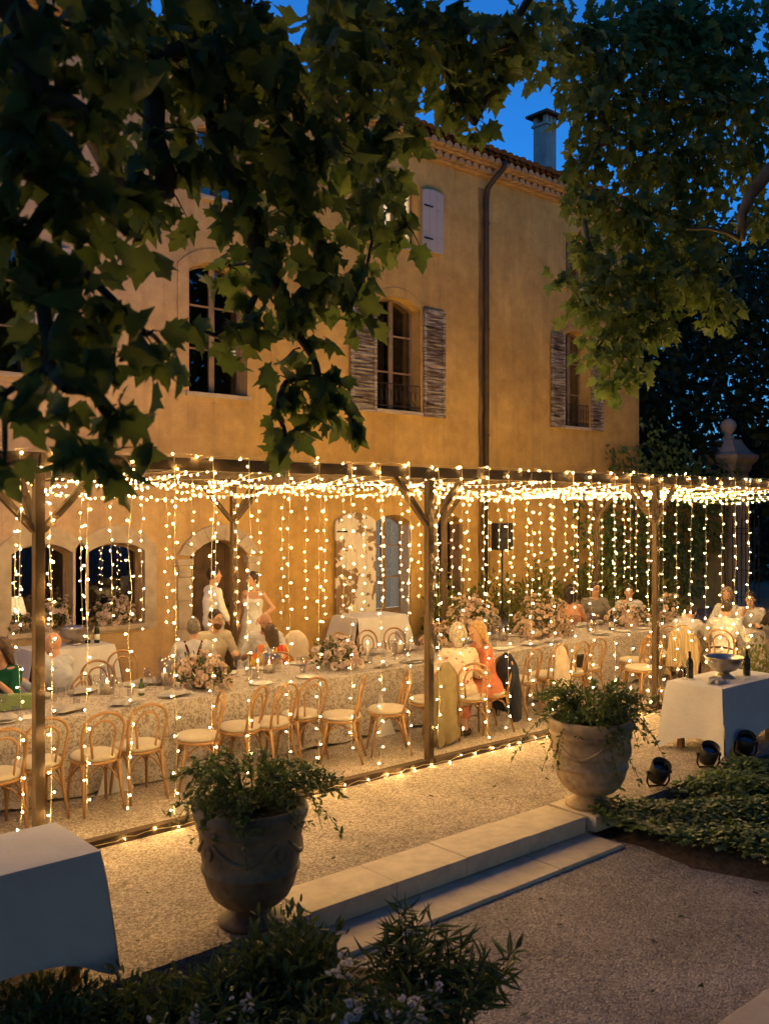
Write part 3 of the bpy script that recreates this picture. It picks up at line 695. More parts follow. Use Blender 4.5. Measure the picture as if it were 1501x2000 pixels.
# one string pinned along the top of the front beam and one lying along the ground sill
pts = [(.3 + 17.6*i/120, YP - .03 + random.gauss(0, .012), ZP + .018 + abs(random.gauss(0, .008))) for i in range(121)]
light_string(pts, .42, 'fairy light string running along the top of the front pergola beam', 'beam string', size=.31)
pts = [(3.15 + 7.8*i/90, YP - .075 + random.gauss(0, .015), .03 + abs(random.gauss(0, .012))) for i in range(91)]
light_string(pts, .24, 'fairy light string lying along the timber sill on the gravel', 'sill string', size=.2)
# ================================================================== furniture and table settings
def cloth(name, x0, x1, y0, y1, zt, zb, m, label, cat='tablecloth', amp=.03, freq=14, flare=.05, corner=.10, drop=.06, ends=(1, 1), group=None, seed=0, wav=.02):
    rs_ = np.random.default_rng(seed + 5); ph = rs_.uniform(0, 6, 4)
    cs = [(x0, y0), (x1, y0), (x1, y1), (x0, y1)]; nr = [(0, -1), (1, 0), (0, 1), (-1, 0)]
    mb = MB(); rows = 9
    nx = max(2, int((x1 - x0)/.06)); ny = max(2, int((y1 - y0)/.06))
    tv = []
    for j in range(ny + 1):
        for i in range(nx + 1):
            x = x0 + (x1-x0)*i/nx; y = y0 + (y1-y0)*j/ny
            e = min(i, nx - i, j, ny - j)
            tv.append((x, y, zt + (.0022*math.sin(x*9 + ph[0])*math.sin(y*11 + ph[1]) if e else -.004)))
    mb.add(tv, [(j*(nx+1)+i, j*(nx+1)+i+1, (j+1)*(nx+1)+i+1, (j+1)*(nx+1)+i) for j in range(ny) for i in range(nx)])
    for sd in range(4):
        a, b = cs[sd], cs[(sd+1) % 4]; n = nr[sd]
        if sd == 1 and not ends[1] or sd == 3 and not ends[0]: continue
        L = math.hypot(b[0]-a[0], b[1]-a[1]); N = max(6, int(L/.035)); vs = []
        la = (sd != 0 or ends[0]) and (sd != 2 or ends[1]); lb = (sd != 0 or ends[1]) and (sd != 2 or ends[0])
        for i in range(N + 1):
            s = L*i/N; u = i/N; px, py = a[0]+(b[0]-a[0])*u, a[1]+(b[1]-a[1])*u
            ca = math.exp(-(s/.13)**2) if la else 0; cb = math.exp(-((L-s)/.13)**2) if lb else 0
            f = .5 + .5*math.sin(s*freq + ph[sd] + 1.3*math.sin(s*3.1 + ph[(sd+1) % 4])); f2 = math.sin(s*freq*.43 + ph[(sd+2) % 4])
            dx, dy = (b[0]-a[0])/L, (b[1]-a[1])/L
            for r_ in range(rows + 1):
                t = r_/rows; k = t**.8
                o = flare*k + amp*k*f*(1 - .7*(ca+cb)) + amp*.5*k*f2*(1 - ca - cb) + corner*k*(ca + cb)
                al = corner*k*(cb - ca)
                zz = zt - .004 - (zt - zb + drop*(ca+cb) + wav*(f - .5))*t
                vs.append((px + n[0]*o + dx*al, py + n[1]*o + dy*al, max(zz, .012)))
        mb.add(vs, [(i*(rows+1)+r_, i*(rows+1)+r_+1, (i+1)*(rows+1)+r_+1, (i+1)*(rows+1)+r_) for i in range(N) for r_ in range(rows)])
    o = mb.build(name, m, None, True)
    return tag(o, label, cat, group)
def table(x0, x1, y0, y1, zt, label, group=None, leg=.03):
    t = thing('trestle_table', label, 'table', ((x0+x1)/2, (y0+y1)/2, 0), group, world=True)
    MB().box(x0 + .01, x1 - .01, y0 + .01, y1 - .01, zt - .035, zt - .008).build('tabletop', 'window_wood', t)
    for x in (x0 + .12, x1 - .12):
        for y in (y0 + .1, y1 - .1): MB().box(x - leg, x + leg, y - leg, y + leg, 0, zt - .035).build('leg', 'chair_wood', t)
    return t
SEC = [.6, 3.95, 7.3, 10.6, 13.36]; TY0, TY1, TZ = 8.56, 9.76, .75
SN = ['nearest the left edge', 'in front of the standing couple', 'beside the middle pergola post', 'leading to the right post']
for k in range(4):
    a, b = SEC[k], SEC[k+1]; e = .012*(k % 2)
    table(a, b, TY0, TY1, TZ, 'long banquet table under a printed cloth, section ' + SN[k], 'long banquet table sections')
    cloth('tablecloth', a - e, b + e, TY0 - e*.5, TY1 + e*.5, TZ + .004 + e*.2, .03, 'toile', 'printed beige and cream tablecloth to the ground, section ' + SN[k], amp=.045, freq=11, flare=.05, corner=.06, drop=0, ends=(k == 0, k == 3), group='printed tablecloths', seed=k)
    if k: # the hanging corner of each cloth where two meet, its plain side turned out
        mb = MB(); q = [(a - .02, TY0 - .10, .52), (a + .17, TY0 - .17, .012), (a - .20, TY0 - .16, .012)]
        mb.add(q, [(0, 2, 1)]).build('turned_corner', 'white_linen', bpy.data.objects['tablecloth' + ('' if k == 0 else '.%03d' % k)])
table(13.62, 14.50, 7.42, 9.3, TZ, 'table set crosswise at the right end of the long table'); cloth('tablecloth', 13.62, 14.50, 7.42, 9.3, TZ + .004, .05, 'toile', 'printed cloth on the crosswise table at the right end', amp=.045, freq=11, corner=.06, drop=0, seed=9, group='printed tablecloths')
# side tables in plain white linen
table(.2, 2.30, 5.11, 5.76, .75, 'side table under white cloth in the left foreground'); cloth('tablecloth', .2, 2.30, 5.11, 5.76, .754, .19, 'white_linen', 'white linen tablecloth on the near left side table', amp=.022, freq=5, flare=.015, corner=.07, drop=.12, seed=21)
table(9.40, 10.75, 5.28, 5.95, .75, 'side table under white cloth beside the right urn'); cloth('tablecloth', 9.40, 10.75, 5.28, 5.95, .754, .17, 'white_linen', 'white linen tablecloth on the side table holding a silver bowl at right', amp=.02, freq=8, flare=.012, corner=.075, drop=.16, seed=22)
table(4.72, 5.86, 12.55, 13.2, .78, 'small table under white cloth below the left windows'); cloth('tablecloth', 4.72, 5.86, 12.55, 13.2, .784, .03, 'white_linen', 'white tablecloth to the ground below the left windows', amp=.03, freq=10, flare=.06, corner=.08, drop=0, seed=23)
table(10.30, 11.42, 12.55, 13.25, .80, 'small table under white cloth before the peeling shutter'); cloth('tablecloth', 10.30, 11.42, 12.55, 13.25, .804, .03, 'white_linen', 'white tablecloth to the ground before the peeling shutter', amp=.04, freq=8, flare=.09, corner=.10, drop=0, seed=24)

# ------------------------------------------------------------------ bentwood chairs
def make_chair():
    t = thing('bentwood_chair', 'x', 'chair', (0, 0, 0), 'bentwood chairs')
    ring = [(.205*math.cos(a), .20*math.sin(a), .445) for a in np.linspace(0, 2*PI, 25)]
    MB().tube(ring, .017, 6, False).add([(.2*math.cos(2*PI*k/20), .195*math.sin(2*PI*k/20), .452) for k in range(20)], [tuple(range(20))]).build('seat', 'chair_wood', t, True)
    MB().lathe([(.19, .458), (.212, .468), (.216, .485), (.20, .505), (.15, .516), (.001, .519)], 20).build('cushion', 'cushion_linen', t, True)
    hp = [(-.165, -.145, .44), (-.175, -.165, .55), (-.19, -.20, .70)] + [(-.19*math.cos(a), -.215 - .03*math.sin(a), .74 + .16*math.sin(a)) for a in np.linspace(.1, PI - .1, 13)] + [(.19, -.20, .70), (.175, -.165, .55), (.165, -.145, .44)]
    MB().tube(hp, .0145, 6).build('back_hoop', 'chair_wood', t, True)
    ip = [(-.085, -.175, .45), (-.10, -.19, .60)] + [(-.115*math.cos(a), -.20 - .025*math.sin(a), .70 + .125*math.sin(a)) for a in np.linspace(.05, PI - .05, 11)] + [(.10, -.19, .60), (.085, -.175, .45)]
    MB().tube(ip, .0115, 6).build('inner_hoop', 'chair_wood', t, True)
    for s in (-1, 1):
        MB().tube([(s*.150, .135, .44), (s*.168, .165, .25), (s*.185, .205, 0)], [.017, .016, .012], 6).build('leg', 'chair_wood', t, True)
        MB().tube([(s*.165, -.145, .45), (s*.168, -.175, .25), (s*.185, -.245, 0)], [.017, .016, .012], 6).build('leg', 'chair_wood', t, True)
        MB().tube([(s*.165, -.17, .26), (s*.16, -.10, .37), (s*.155, 0, .42), (s*.16, .09, .37), (s*.168, .165, .26)], .009, 5).build('leg_brace', 'chair_wood', t, True)
    for y in (-.165, .16):
        MB().tube([(-.165, y, .26), (-.09, y*.9, .37), (0, y*.85, .42), (.09, y*.9, .37), (.165, y, .26)], .009, 5).build('leg_brace', 'chair_wood', t, True)
    return t
chair0 = make_chair(); chair_used = [0]
def chair(tx, ty, deg, label, back_top=True):
    h = (math.cos(R(deg)), math.sin(R(deg)))
    c = chair0 if not chair_used[0] else copy_tree(chair0); chair_used[0] = 1
    if back_top: tx += .225*h[0]; ty += .225*h[1]
    c.location = (tx, ty, 0); c.rotation_euler = (0, 0, R(deg - 90 + random.uniform(-4, 4))); c['label'] = label; return c
N1 = 'bentwood chair on the near table side, '
for x, y, d, l in [
  (2.70, 7.84, 90, N1 + 'cut by the left picture edge'), (3.13, 8.00, 95, N1 + 'just right of the left post'), (3.58, 7.90, 84, N1 + 'second to the right of the left post'), (4.05, 7.97, 88, N1 + 'third to the right of the left post'),
  (4.87, 8.06, 160, 'bentwood chair turned sideways before the table, seat pointing left, above the left urn'), (5.30, 8.02, 122, N1 + 'right behind the sideways one'), (5.60, 7.97, 108, N1 + 'above the right rim of the left urn'), (6.02, 8.06, 95, N1 + 'left of the angled one'),
  (6.45, 7.78, 138, 'bentwood chair angled to the left, second from the middle pergola post'), (7.06, 7.74, 150, 'bentwood chair angled to the left, right beside the middle pergola post'),
  (7.60, 7.72, 100, 'bentwood chair hung with an olive jacket behind the middle post'), (7.98, 7.58, 62, 'bentwood chair under the white haired guest in a floral shawl'), (8.68, 7.76, 168, 'bentwood chair with a navy jacket under the blonde woman'),
  (9.40, 7.87, 100, 'bentwood chair directly right of the navy jacket'), (9.92, 7.88, 96, 'bentwood chair with a white shawl over its back'), (10.35, 7.86, 92, 'bentwood chair just right of the white shawl'), (10.80, 7.92, 88, 'bentwood chair second to the right of the white shawl'),
  (11.55, 7.55, 170, 'bentwood chair turned sideways at the right pergola post'), (11.85, 7.80, 100, 'bentwood chair just past the right pergola post'), (12.60, 7.72, 60, 'bentwood chair under a striped throw'), (12.95, 7.30, 12, 'bentwood chair of the seated man in white shirt and belt'), (12.75, 8.02, 8, 'bentwood chair under the guest bending over the crosswise table')]:
    chair(x, y, d, l)
for x, y, d, l in [
  (4.72, 10.40, 268, 'empty bentwood chair behind the table left of the door, nearer one'), (5.30, 10.95, 262, 'empty bentwood chair behind the table left of the door, farther one'),
  (8.45, 10.50, 272, 'empty chair behind the table before the white corner table, left one'), (8.95, 10.46, 270, 'empty chair behind the table before the white corner table, middle one'), (9.40, 10.40, 268, 'empty chair behind the table before the white corner table, right one'),
  (7.75, 10.62, 268, 'chair wrapped in a pale cloth right of the bald man'), (11.5, 10.36, 265, 'chair draped with a grey cloth left of the big bouquet'), (10.55, 10.42, 272, 'empty bentwood chair in front of the downpipe'),
  (3.45, 10.25, 235, 'bentwood chair of the woman in the green dress'), (4.10, 10.05, 120, 'bentwood chair of the bald man by the left post'), (5.75, 10.18, 70, 'bentwood chair of the man with suspenders'), (6.42, 10.88, 275, 'bentwood chair of the bearded man'), (7.04, 10.55, 240, 'bentwood chair of the bald man in white'), (6.80, 9.98, 75, 'bentwood chair of the woman in the checked shawl'),
  (12.95, 10.05, 60, 'bentwood chair of the woman in the peach top'), (13.45, 10.55, 250, 'bentwood chair of the dark haired guest at the back'), (13.85, 10.32, 255, 'bentwood chair of the man in the grey shirt'), (14.25, 9.85, 262, 'bentwood chair of the man in white at the table corner'),
  (15.15, 8.30, 180, 'bentwood chair of the curly haired guest'), (15.05, 7.78, 180, 'bentwood chair of the dark haired man facing left'), (14.95, 7.30, 178, 'bentwood chair of the guest at the right picture edge')]:
    chair(x, y, d, l, back_top=False)
# things hung over chair backs
def drape(name, tx, ty, deg, ztop, zbot, w, dep, m, label, cat, folds=7, seed=0):
    """cloth hung over a chair back: rounded shoulders, deep vertical folds, uneven hem"""
    rs_ = np.random.default_rng(seed); N = 64; rows = 22; vs = []; ph = rs_.uniform(0, 6, 5)
    c, s = math.cos(R(deg - 90)), math.sin(R(deg - 90))
    for r_ in range(rows + 1):
        t = r_/rows
        for i in range(N):
            a = 2*PI*i/N; hem = .07*math.sin(2*a + ph[1]) + .03*math.sin(5*a + ph[3]); z = ztop - (ztop - zbot + hem)*t - .05*abs(math.cos(a))**3*min(1, t*5)*(1 - t)
            k = math.sin(min(1, t/.22)*PI/2)
            f = math.sin(folds*a + ph[0] + 1.6*math.sin(2*a + ph[1]) + .8*math.sin(t*3 + ph[2])); f = f*abs(f)**-.3 if abs(f) > .01 else 0
            rp = 1 + (.06 + .24*t)*f*min(1, t*2.5) + .05*math.sin(t*9 + 3*a + ph[4])
            wd = w/2*(.34 + .66*k)*(.94 + .12*t + .06*math.sin(t*5 + ph[2]))
            x = wd*rp*math.cos(a) + .025*math.sin(t*4 + ph[2]); y = dep*rp*math.sin(a)*(.18 + .82*k)*(.8 + .4*t)
            vs.append((tx + x*c - y*s, ty + x*s + y*c, max(z, .012)))
    fs = [(r_*N + i, r_*N + (i+1) % N, (r_+1)*N + (i+1) % N, (r_+1)*N + i) for r_ in range(rows) for i in range(N)] + [tuple(range(N))[::-1]]
    o = MB().add(vs, [f[::-1] for f in fs]).build(name, m, None, True); return tag(o, label, cat)
mat('navy_wool', (.018, .020, .032), rough=.9, var=.3, scale=12); mat('olive_wool', (.23, .18, .09), rough=.95, var=.15, scale=10, bump=.3, bscale=90)
mat('pale_knit', (.60, .50, .38), rough=.95, var=.1, scale=10, bump=.3, bscale=90); mat('charcoal', (.03, .028, .026), rough=.9)
stripes('striped_throw', (.50, .38, .22), (.34, .25, .13), 9, 0)
drape('olive_jacket', 7.60, 7.70, 100, .93, .06, .40, .10, 'olive_wool', 'olive brown jacket hanging to the ground from a chair behind the middle post', 'jacket', 6, 1)
drape('navy_jacket', 8.70, 7.74, 168, .93, .20, .44, .09, 'navy_wool', 'dark navy suit jacket hung on the blonde woman\'s chair', 'jacket', 5, 2)
drape('white_shawl', 9.94, 7.88, 96, .93, .25, .26, .06, 'pale_knit', 'pale shawl hanging over the back of an empty chair', 'shawl', 6, 3)
drape('striped_throw', 12.60, 7.72, 60, .96, .30, .46, .10, 'striped_throw', 'beige striped throw covering a chair back near the right post', 'throw', 8, 4)
drape('pale_wrap', 7.75, 10.84, 268, .98, .5, .42, .08, 'pale_knit', 'pale cloth wrapped round a chair back right of the bald man', 'cloth', 5, 5)
drape('grey_wrap', 11.5, 10.58, 265, 1.0, .5, .46, .10, 'grey_linen', 'grey cloth draped over a chair left of the big bouquet', 'cloth', 5, 6)
tag(MB().box(10.52, 10.68, 8.02, 8.10, .50, .68).build('handbag', 'charcoal', None, bevel=.02), 'small black handbag standing on a near side chair seat', 'bag')

# ------------------------------------------------------------------ flowers
def petal_head(n=7):
    V = [(0, 0, .0)]; F = []
    for lay, (rr, zz, k) in enumerate(((.5, .02, n), (.33, .16, n - 1), (.16, .22, 4))):
        for i in range(k):
            a = 2*PI*i/k + lay*.4; b = len(V); da = PI/k*1.25
            V += [(rr*.15*math.cos(a), rr*.15*math.sin(a), .02 + lay*.03), (rr*.8*math.cos(a-da), rr*.8*math.sin(a-da), zz + .10), (rr*math.cos(a), rr*math.sin(a), zz + .16), (rr*.8*math.cos(a+da), rr*.8*math.sin(a+da), zz + .10)]
            F += [(b, b+1, b+2), (b, b+2, b+3)]
    return np.array(V), np.array(F)
HEAD = petal_head()
def bouquet(x, y, z, w, h, label, petal='petal_cream', nf=90, nl=300, group='flower arrangements', vase=True, dy=None):
    t = thing('flower_arrangement', label, 'flowers', (x, y, z), group)
    if vase: MB().lathe([(.05, 0), (.09, .01), (.13, .06), (.15, .10), (.14, .105)], 14).build('bowl', 'silver', t, True)
    dy = dy or w
    def shell(n, lo):
        d = rnd_dirs(n); d[:, 2] = np.abs(d[:, 2])*1.0 - .22; rr = RNG.uniform(lo, 1.0, n)**.6*(1 + .22*np.sin(3*np.arctan2(d[:, 1], d[:, 0]) + x*7))
        return np.stack([d[:, 0]*w/2*rr, d[:, 1]*dy/2*rr, .10 + np.maximum(d[:, 2], -.2)*h*rr*.9], 1), d
    p, d = shell(nl, .25); tip = unit(d + RNG.normal(size=d.shape)*.5 + np.array((0, 0, .2)))
    stuff(obj('foliage', scatter('foliage', *OVAL_LEAF, p, rots(tip, rnd_dirs(nl)), RNG.uniform(.04, .085, nl)), 'bouquet_leaf', t))
    p, d = shell(nf, .6); d = unit(d + np.array((0, 0, .35)) + RNG.normal(size=d.shape)*.25)
    q = rots(np.cross(d, rnd_dirs(nf)), d)
    stuff(obj('blossoms', scatter('blossoms', *HEAD, p, q, RNG.uniform(.065, .115, nf)), petal, t))
    st = MB()
    for i in range(9):
        a = random.uniform(0, 6.28); st.tube([(0, 0, .05), (math.cos(a)*w*.25, math.sin(a)*dy*.25, h*.5), (math.cos(a)*w*.5, math.sin(a)*dy*.5, h*random.uniform(.5, 1.05))], .003, 4)
    st.build('stems', 'twig', t)
    return t
bouquet(5.20, 9.00, .755, .64, .36, 'pale flower arrangement on the table in front of the suspenders man', nf=120)
bouquet(7.10, 9.05, .755, .66, .36, 'loose pink and cream flower arrangement left of the middle post', 'petal_pink', nf=95, nl=380)
bouquet(9.05, 9.20, .755, .56, .34, 'flower arrangement right behind the middle post', 'petal_cream', nf=110)
bouquet(11.15, 9.20, .755, .85, .72, 'tall lush yellow cream bouquet on the table right of the speaker stand', 'petal_cream', nf=230, nl=520)
bouquet(11.05, 10.55, .75, .9, .62, 'second lush cream bouquet behind the tall one', 'petal_cream', nf=170, nl=420)
bouquet(13.25, 9.15, .755, .80, .36, 'low flower arrangement before the man in white at the corner', 'petal_cream', nf=120)
bouquet(14.35, 9.1, .755, .6, .5, 'flower arrangement behind the pillar candles', 'petal_cream', nf=70)
bouquet(5.48, 13.58, .925, .62, .50, 'pink and white flowers on the left window sill beside the lamp', 'petal_pink', nf=90, vase=False, dy=.3)
bouquet(4.88, 13.56, .925, .34, .26, 'small pale flowers below the lamp in the left window', 'petal_pink', nf=45, vase=False, dy=.25)
bouquet(6.32, 13.58, .925, .78, .42, 'wide bank of pink roses filling the second window sill', 'petal_pink', nf=140, vase=False, dy=.3)
# table lamp in the left window
tl = thing('table_lamp', 'lit table lamp with pale pleated shade in the left window', 'lamp', (4.86, 13.68, .925))
MB().lathe([(.07, 0), (.07, .02), (.02, .05), (.035, .12), (.02, .20), (.012, .30)], 12).build('lamp_base', 'porcelain', tl, True)
MB().lathe([(.17, .26), (.11, .50)], 24).build('lamp_shade', 'lamp_linen', tl, True)
# ------------------------------------------------------------------ things on the tables
def lathe_thing(name, prof, m, seg=14): 
    me = MB().lathe(prof, seg).mesh(name, True); me.materials.append(MATS[m]); return me
GW = lathe_thing('wine_glass', [(.036, 0), (.035, .003), (.006, .008), (.004, .09), (.012, .10), (.034, .125), (.041, .155), (.038, .19), (.034, .21), (.033, .21), (.037, .19), (.039, .155), (.031, .127), (.001, .108)], 'clear_glass', 12)
GT = lathe_thing('water_glass', [(.030, 0), (.036, .09), (.035, .09), (.029, .006), (.001, .006)], 'clear_glass', 12)
PL = lathe_thing('dinner_plate', [(.07, 0), (.085, .004), (.135, .016), (.135, .019), (.08, .008), (.001, .007)], 'porcelain', 20)
def put(name, me, loc, label, cat, group, rz=0):
    o = bpy.data.objects.new(name, me); COL.objects.link(o); o.location = loc; o.rotation_euler = (0, 0, rz); return tag(o, label, cat, group)
def napkin_mesh(seed, sx=.34, sy=.17, h=.05):
    rs_ = np.random.default_rng(seed); n = 14; v = []; ph = rs_.uniform(0, 6, 6)
    for j in range(n + 1):
        for i in range(n + 1):
            x = (i/n - .5); y = (j/n - .5); e = max(0, 1 - (2*abs(x))**4)*max(0, 1 - (2*abs(y))**4)
            z = .006 + h*e*(.45 + .55*abs(math.sin(x*9 + ph[0] + 2*math.sin(y*5 + ph[1]))*math.cos(y*8 + ph[2] + x*4)))
            v.append((x*sx*(1 + .2*math.sin(y*8 + ph[3])), y*sy*(1 + .3*math.sin(x*7 + ph[4])), z))
    me = MB().add(v, [(j*(n+1)+i, j*(n+1)+i+1, (j+1)*(n+1)+i+1, (j+1)*(n+1)+i) for j in range(n) for i in range(n)]).mesh('napkin', True); me.materials.append(MATS['grey_linen']); return me
NK = [napkin_mesh(s) for s in range(4)]
MEN = MB().box(-.05, .05, -.10, .10, 0, .004).mesh('menu_card'); MEN.materials.append(MATS['paper'])
TT = TZ + .008
secname = lambda x: ['left end', 'left half', 'middle', 'right half'][min(3, sum(x > s for s in SEC[1:4]))]
BUSY = [(5.2, 9.0, .36), (7.1, 9.05, .36), (9.05, 9.2, .32), (11.15, 9.2, .45), (13.25, 9.15, .42)]
free = lambda x, y: all((x - a)**2 + (y - b)**2 > r_*r_ for a, b, r_ in BUSY)
x = 1.9; k = 0
while x < 13.2:
    for side, yp, yg in ((0, TY0 + .19, TY0 + .44), (1, TY1 - .19, TY1 - .42)):
        xx = x + random.uniform(-.06, .06); sd = 'near side' if side == 0 else 'far side'
        if free(xx, yp) and random.random() < .75:
            put('dinner_plate', PL, (xx, yp, TT), 'white dinner plate on the %s of the long table, %s' % (sd, secname(xx)), 'plate', 'plates, %s %s' % (sd, secname(xx)))
        if free(xx + .1, yp) and random.random() < .6:
            put('napkin', NK[k % 4], (xx + random.uniform(-.05, .15), yp + random.uniform(-.03, .03), TT + .02), 'crumpled grey linen napkin on the %s of the long table, %s' % (sd, secname(xx)), 'napkin', 'napkins, %s %s' % (sd, secname(xx)), random.uniform(-.5, .5))
        for j in range(3):
            gx, gy = xx + .08*j + random.uniform(-.03, .03), yg + random.uniform(-.09, .09)
            if free(gx, gy):
                put('wine_glass' if j < 2 else 'water_glass', GW if j < 2 else GT, (gx, gy, TT), '%s on the %s of the long table, %s' % ('stemmed wine glass' if j < 2 else 'plain water glass', sd, secname(gx)), 'glass', '%s, %s %s' % ('wine glasses' if j < 2 else 'water glasses', sd, secname(gx)))
        if random.random() < .25:
            put('menu_card', MEN, (xx + .25, yp + .03, TT + .002), 'white printed menu card on the %s of the long table, %s' % (sd, secname(xx)), 'menu', 'menu cards, %s %s' % (sd, secname(xx)), random.uniform(-1.2, 1.2))
        k += 1
    x += .56
for j, (gx, gy) in enumerate([(13.9, 7.7), (14.1, 7.95), (13.95, 8.3), (14.2, 8.5), (14.05, 8.75)]): put('wine_glass', GW, (gx, gy, TT), 'stemmed wine glass on the crosswise table at right', 'glass', 'wine glasses, crosswise table')
for j, (gx, gy) in enumerate([(13.82, 7.6), (13.82, 8.15), (14.3, 7.75), (14.3, 8.3)]): put('dinner_plate', PL, (gx, gy, TT), 'white dinner plate on the crosswise table at right', 'plate', 'plates, crosswise table')
# candles in tall glass cylinders
def candle(x, y, z, hc, label, glass=True, rc=.035, n=1):
    t = thing('candle', label, 'candle', (x, y, z), 'candles on the tables')
    for i in range(n):
        ox, oy = ((-.05, 0), (.05, .02), (.0, -.06))[i] if n > 1 else (0, 0); hh = hc*(1 - .2*(i == 2))
        MB().lathe([(rc, 0), (rc, hh), (rc*.7, hh - .006), (.001, hh - .004)], 12, (ox, oy, 0)).build('wax_pillar', 'wax', t, True)
        MB().lathe([(.001, 0), (.007, .010), (.008, .018), (.004, .035), (.0005, .048)], 8, (ox, oy, hh + .006)).build('flame', 'flame', t, True)
    if glass: MB().lathe([(.075, 0), (.075, .30), (.072, .30), (.072, .006), (.001, .006)], 20).build('glass_cylinder', 'clear_glass', t, True)
    return t
candle(4.28, 9.35, TT, .11, 'lit candle in a glass cylinder in front of the bald man by the left post')
candle(4.98, 9.42, TT, .13, 'lit candle in a glass cylinder left of the pale flower arrangement')
candle(6.02, 9.15, TT, .16, 'lit candle right of the pale flower arrangement', False, .014)
candle(6.28, 9.3, TT, .10, 'low lit candle in glass before the woman in the checked shawl')
candle(7.75, 9.25, TT, .20, 'tall thin lit candle beside the middle flower arrangement', False, .012)
candle(8.45, 9.4, TT, .12, 'lit candle in a glass cylinder left of the middle post')
candle(9.95, 9.3, TT, .15, 'lit candle in a glass cylinder right of the coral dressed woman')
candle(10.45, 9.35, TT, .12, 'lit candle in a glass cylinder left of the tall bouquet')
candle(12.1, 9.0, TT, .15, 'lit candle in a glass cylinder before the peach top woman')
candle(14.08, 8.55, TT, .20, 'cluster of thick pillar candles on the crosswise table', False, .05, 3)
def bottle(x, y, z, m, label, h=.30, r_=.038, lab=True):
    t = thing('bottle', label, 'bottle', (x, y, z))
    MB().lathe([(r_*.9, 0), (r_, .006), (r_, h*.55), (r_*.8, h*.66), (.016, h*.76), (.0145, h*.95), (.017, h*.955), (.017, h), (.001, h)], 16).build('glass_body', m, t, True)
    if lab: MB().lathe([(r_ + .0008, h*.15), (r_ + .0008, h*.42)], 16).build('paper_label', 'paper', t, True)
    return t
bottle(4.52, 9.05, TT, 'bottle_olive', 'small olive green oil bottle on the table right of the left post', .17, .03)
bottle(12.62, 9.0, TT, 'bottle_green', 'dark wine bottle on the table before the man in grey', .31)
bottle(10.38, 5.52, .76, 'bottle_green', 'dark champagne bottle standing right of the silver bowl', .30, .042, False)
bottle(9.72, 5.86, .76, 'bottle_green', 'dark champagne bottle standing left of the silver bowl', .30, .042, False)
bottle(9.58, 5.84, .76, 'clear_glass', 'clear glass bottle at the left of the near side table', .29, .042, False)
bottle(5.70, 12.78, .79, 'bottle_green', 'dark wine bottle with pale label beside the far bowl', .31)
bottle(5.60, 12.86, .79, 'bottle_green', 'dark wine bottle half hidden behind the far bowl', .30)
def bowl(x, y, z, r_, label):
    t = thing('champagne_bowl', label, 'bowl', (x, y, z))
    MB().lathe([(r_*.5, 0), (r_*.52, .012), (r_*.40, .03), (r_*.26, .05), (r_*.26, .065)], 20).build('foot', 'silver', t, True)
    MB().lathe([(r_*.25, .06), (r_*.6, .085), (r_*.86, .14), (r_*.97, .20), (r_, .235), (r_*1.03, .24), (r_*.97, .238), (r_*.92, .20), (r_*.8, .15), (.001, .10)], 26).build('bowl', 'silver', t, True)
    for s in (-1, 1): MB().tube([(s*r_*.98, -.03, .205), (s*(r_*.98 + .035), -.02, .195), (s*(r_*.98 + .035), .02, .195), (s*r_*.98, .03, .205)], .007, 6).build('handle', 'silver', t, True)
    return t
bowl(10.05, 5.62, .76, .215, 'large footed silver champagne bowl on the near right side table')
bowl(5.42, 12.86, .79, .24, 'large footed silver champagne bowl below the left windows')
put('napkin', NK[1], (9.70, 5.52, .765), 'white folded napkin lying before the silver bowl', 'napkin', None, .3)
o = put('striped_bag', None, (0, 0, 0), None, None, None) if False else None
stripes('green_stripe', (.10, .16, .05), (.30, .38, .16), 26, 2)
tag(MB().add([(x, y, z) for x, y, z in [(2.95, 9.22, .765), (3.48, 9.12, .765), (3.50, 9.26, .765), (2.97, 9.36, .765), (2.97, 9.25, .93), (3.47, 9.15, .90), (3.48, 9.20, .90), (2.98, 9.30, .93)]], [(0, 1, 5, 4), (1, 2, 6, 5), (2, 3, 7, 6), (3, 0, 4, 7), (4, 5, 6, 7)]).build('striped_cushion', 'green_stripe', None, bevel=.02), 'green striped folded cushion on the table at the left edge', 'cushion')
# ------------------------------------------------------------------ loudspeaker on a stand
sp = ony(980, 1050, 12.2); t = thing('loudspeaker', 'black loudspeaker raised on a pole before the facade right of the downpipe', 'loudspeaker', (sp.x, 12.2, 0), rz=R(-25))
MB().box(-.17, .17, -.15, .15, 1.90, 2.42).build('cabinet', 'black_plastic', t, bevel=.02)
MB().box(-.155, .155, -.165, -.152, 1.92, 2.40).build('grille', 'black_grille', t, bevel=.004)
MB().tube([(0, 0, .35), (0, 0, 1.90)], .02, 8).build('pole', 'black_plastic', t, True)
for a in (0, 2.1, 4.2): MB().tube([(0, 0, .75), (.45*math.cos(a), .45*math.sin(a), .02)], .013, 6).build('tripod_leg', 'black_plastic', t)
